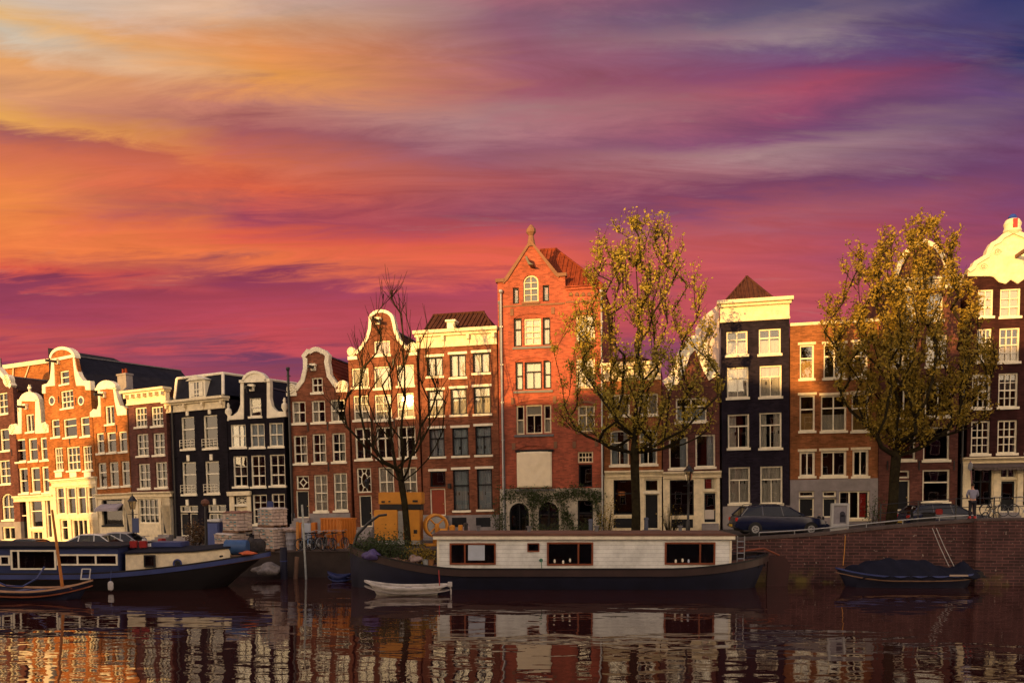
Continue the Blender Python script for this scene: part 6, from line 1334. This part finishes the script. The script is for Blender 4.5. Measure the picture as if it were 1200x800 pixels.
# ivy over the white ground floor of the warehouse
iv = empty('climbing_ivy', (0, 0, 0), (0, 0, 0), 'dark ivy climbing over the whitewashed ground floor of the red warehouse', 'ivy')
rnd = random.Random(3); pts = []; b = MB()
fy = lambda x: D0+B1*x-.12
for x0, y0, x1, y1, w_, n in ((588, 622, 592, 575, 5, 260), (592, 578, 610, 582, 7, 260), (612, 577, 640, 590, 8, 500), (622, 575, 627, 622, 6, 560), (627, 585, 660, 578, 8, 520), (655, 580, 664, 620, 7, 520), (662, 582, 676, 575, 8, 380), (676, 577, 704, 581, 7, 520), (698, 580, 704, 622, 6, 380), (664, 600, 672, 624, 5, 260), (640, 573, 600, 574, 4, 160)):
    l = []
    for k in range(n):
        t = rnd.random(); px = x0+(x1-x0)*t+rnd.gauss(0, w_*.6); py = y0+(y1-y0)*t+rnd.gauss(0, w_*.6)
        P_ = atY(px, py, D0); X = P_.x; Y = fy(X); P_ = atY(px, py, Y); pts.append((P_.x, P_.y-abs(rnd.gauss(0, .12)), P_.z))
    for k in range(7): t = k/6; px = x0+(x1-x0)*t+rnd.gauss(0, 1.5); py = y0+(y1-y0)*t; P_ = atY(px, py, D0); l.append(atY(px, py, fy(P_.x)-.02))
    b.tube(l, .02, 4)
b.build('stem', BARK, iv); leaf_mesh('foliage', pts, .13, LEAF2, iv, rnd, up=0)
# ------------------------------------------------------------ people
SKIN = mat('skin', (.42, .22, .15), .6, .08, 4)
def skinmesh(name, joints, edges, m, parent, sub=2, root=0):
    me = bpy.data.meshes.new(name); me.from_pydata([j[:3] for j in joints], edges, []); ob = bpy.data.objects.new('tmp', me); C.objects.link(ob)
    sk = ob.modifiers.new('s', 'SKIN'); sk.use_smooth_shade = True
    for v, j in zip(me.skin_vertices[0].data, joints): r = j[3]; v.radius = r if isinstance(r, tuple) else (r, r)
    me.skin_vertices[0].data[root].use_root = True
    sb = ob.modifiers.new('d', 'SUBSURF'); sb.levels = sub; sb.render_levels = sub
    dg = bpy.context.evaluated_depsgraph_get(); m2 = bpy.data.meshes.new_from_object(ob.evaluated_get(dg)); bpy.data.objects.remove(ob); m2.name = name; m2.materials.clear(); m2.materials.append(m)
    o = bpy.data.objects.new(name, m2); C.objects.link(o); o.parent = parent; return o
def head(parent, x, y, z, hair, facing=1):
    """head with face on the -y side when facing = 1"""
    bm = bmesh.new(); bmesh.ops.create_uvsphere(bm, u_segments=20, v_segments=14, radius=1)
    for v in bm.verts:
        c = v.co; k = 1-.22*max(0, -c.z)**1.5; c.x *= .078*k; f = -c.y*facing; c.y *= .098*(k if f > 0 else 1); c.z *= .118
        if f > .9 and abs(v.co.x) < .02 and -.04 < c.z < .01: c.y -= .022*facing
        if f > .6 and .01 < c.z < .03 and .015 < abs(c.x) < .045: c.y += .008*facing
    me = bpy.data.meshes.new('head'); bm.to_mesh(me); bm.free(); me.materials.append(SKIN); me.polygons.foreach_set('use_smooth', [True]*len(me.polygons)); o = bpy.data.objects.new('head', me); C.objects.link(o); o.parent = parent; o.location = (x, y, z)
    for s_ in (-1, 1):
        b = MB(); b.lathe([(.004, -.01), (.022, -.006), (.024, .004), (.005, .01)], (s_*.08, 0, -.005), 8, 'x'); b.build('ear', SKIN, o, smooth=True)
        b = MB(); b.lathe([(.002, -.004), (.01, 0), (.002, .004)], (s_*.03, -.088*facing, .018), 8, 'y'); b.build('eye', IRON, o)
    b = MB(); b.cbox((0, -.088*facing, -.055), (.045, .012, .01)); b.build('mouth', mat('lips', (.3, .1, .09), .5), o)
    bm = bmesh.new(); bmesh.ops.create_uvsphere(bm, u_segments=18, v_segments=12, radius=1)
    bmesh.ops.delete(bm, geom=[v for v in bm.verts if (-v.co.y*facing > .35 and v.co.z < .35) or v.co.z < -.45], context='VERTS')
    for v in bm.verts: v.co.x *= .088; v.co.y = v.co.y*.108+.006*facing; v.co.z = v.co.z*.128+.004
    me = bpy.data.meshes.new('hair'); bm.to_mesh(me); bm.free(); me.materials.append(hair); ho = bpy.data.objects.new('hair', me); C.objects.link(ho); ho.parent = o; sm = ho.modifiers.new('t', 'SOLIDIFY'); sm.thickness = .012
def hand(J, E, wi, w, d, s_):
    """palm and five bent fingers from wrist index wi towards direction d"""
    d = Vector(d).normalized(); w = Vector(w); side = Vector((s_, 0, 0)); side = (side-d*side.dot(d)).normalized(); dn = d.cross(side)*s_
    pi_ = len(J); p = w+d*.05; J.append((*p, (.034, .02))); E.append((wi, pi_))
    for k, (o_, l) in enumerate(((-.03, .068), (-.01, .08), (.01, .075), (.028, .058))):
        a = p+d*.035+side*o_; b_ = a+d*l*.55+dn*.012; c = b_+d*l*.35+dn*.03; i = len(J); J += [(*a, .0095), (*b_, .0085), (*c, .007)]; E += [(pi_, i), (i, i+1), (i+1, i+2)]
    a = w+d*.03-side*.035; b_ = a+d*.03-side*.02+dn*.015; c = b_+d*.03+dn*.012; i = len(J); J += [(*a, .011), (*b_, .01), (*c, .008)]; E += [(pi_, i), (i, i+1), (i+1, i+2)]
def standing(loc, rz, label, shirt, trousers, shoes, hairm, H_=1.78):
    o = empty('person', loc, (0, 0, rz), label, 'person'); k = H_/1.78; o.scale = (k, k, k)
    # seen from behind: the body faces +y, forearms resting on a rail in front
    J = [(0, 0, .95, (.13, .10)), (0, .0, 1.15, (.12, .09)), (0, .02, 1.36, (.15, .10)), (0, .04, 1.5, .055), (0, .05, 1.6, .05)]
    E = [(0, 1), (1, 2), (2, 3), (3, 4)]
    for s_ in (-1, 1):
        i = len(J); J += [(s_*.19, .02, 1.42, .052), (s_*.25, .05, 1.17, .042), (s_*.17, .27, 1.08, .034)]; E += [(2, i), (i, i+1), (i+1, i+2)]; hand(J, E, i+2, (s_*.17, .27, 1.08), (-s_*.3, .9, -.1), s_)
        i = len(J); J += [(s_*.095, 0, .88, .085), (s_*.11, .02, .5, .06), (s_*.12, -.01, .1, .042), (s_*.13, .12, .035, .035)]; E += [(0, i), (i, i+1), (i+1, i+2), (i+2, i+3)]
    skinmesh('body', J, E, SKIN, o)
    head(o, 0, .08, 1.68, hairm, -1)
    J = [(0, 0, .93, (.165, .125)), (0, 0, 1.12, (.155, .12)), (0, .02, 1.34, (.185, .125)), (0, .03, 1.46, .085)]; E = [(0, 1), (1, 2), (2, 3)]
    for s_ in (-1, 1): i = len(J); J += [(s_*.205, .02, 1.41, .072), (s_*.265, .05, 1.17, .06), (s_*.19, .22, 1.1, .052)]; E += [(2, i), (i, i+1), (i+1, i+2)]
    skinmesh('shirt', J, E, shirt, o)
    J = [(0, 0, .93, (.16, .12))]; E = []
    for s_ in (-1, 1): i = len(J); J += [(s_*.095, 0, .84, .105), (s_*.11, .02, .48, .082), (s_*.12, -.01, .1, .07)]; E += [(0, i), (i, i+1), (i+1, i+2)]
    skinmesh('trousers', J, E, trousers, o)
    for s_ in (-1, 1): b = MB(); b.prism([(-.1, 0), (.2, 0), (.2, .04), (.1, .08), (-.02, .13), (-.1, .12)], -.048, .048); b.build('shoe', shoes, o, bevel=.02, M=Matrix.Translation((s_*.125, 0, 0)) @ Matrix.Rotation(R(90), 4, 'Z'))
    return o
standing((X_of(1141, 43.6, 3.4), 43.75, qtop(24.)+.01), R(-8), 'person in a grey-blue shirt and dark trousers seen from behind on the quay', mat('grey_blue_cloth', (.2, .2, .27), .9, .15, 5), mat('dark_cloth', (.015, .014, .02), .9), mat('red_shoe', (.4, .04, .04), .6), mat('dark_hair', (.03, .018, .012), .9))
B = ground(957, 52.2); o = empty('person', B, (0, 0, R(20)), 'small dark-coated person with ginger hair sitting on the step behind the estate car', 'person'); o.scale = (.95, .95, .95)
b = MB(); b.box(-.4, .4, -.2, .2, 0, .42); st_ = b.build('doorstep', GREYST, bevel=.02); st_.location = B+Vector((0, .05, 0)); st_.rotation_euler.z = R(20); tag(st_, 'stone seat block under the dark-coated sitting person', 'step')
J = [(0, 0, .52, (.13, .1)), (0, 0, .75, (.12, .09)), (0, .0, .95, (.15, .1)), (0, 0, 1.1, .05), (0, -.02, 1.18, .05)]; E = [(0, 1), (1, 2), (2, 3), (3, 4)]; Jc = [(0, 0, .5, (.17, .14)), (0, 0, .75, (.16, .12)), (0, 0, .95, (.18, .13)), (0, 0, 1.06, .08)]; Ec = [(0, 1), (1, 2), (2, 3)]; Jt = [(0, 0, .5, (.15, .12))]; Et = []
for s_ in (-1, 1):
    i = len(J); J += [(s_*.19, 0, 1.02, .05), (s_*.23, -.06, .78, .042), (s_*.12, -.28, .68, .034)]; E += [(2, i), (i, i+1), (i+1, i+2)]; hand(J, E, i+2, (s_*.12, -.28, .68), (-s_*.4, -.8, -.1), -s_)
    i = len(J); J += [(s_*.1, -.1, .5, .08), (s_*.13, -.45, .5, .06), (s_*.13, -.42, .1, .042), (s_*.14, -.55, .04, .035)]; E += [(0, i), (i, i+1), (i+1, i+2), (i+2, i+3)]
    i = len(Jc); Jc += [(s_*.2, 0, 1.01, .07), (s_*.245, -.06, .78, .06), (s_*.14, -.24, .7, .05)]; Ec += [(2, i), (i, i+1), (i+1, i+2)]
    i = len(Jt); Jt += [(s_*.1, -.1, .5, .1), (s_*.13, -.46, .5, .08), (s_*.13, -.42, .12, .065)]; Et += [(0, i), (i, i+1), (i+1, i+2)]
skinmesh('body', J, E, SKIN, o); skinmesh('coat', Jc, Ec, mat('black_cloth', (.015, .014, .018), .9), o); skinmesh('trousers', Jt, Et, mat('dark_cloth', (.015, .014, .02), .9), o); head(o, 0, -.03, 1.26, mat('ginger_hair', (.35, .1, .03), .8), 1)
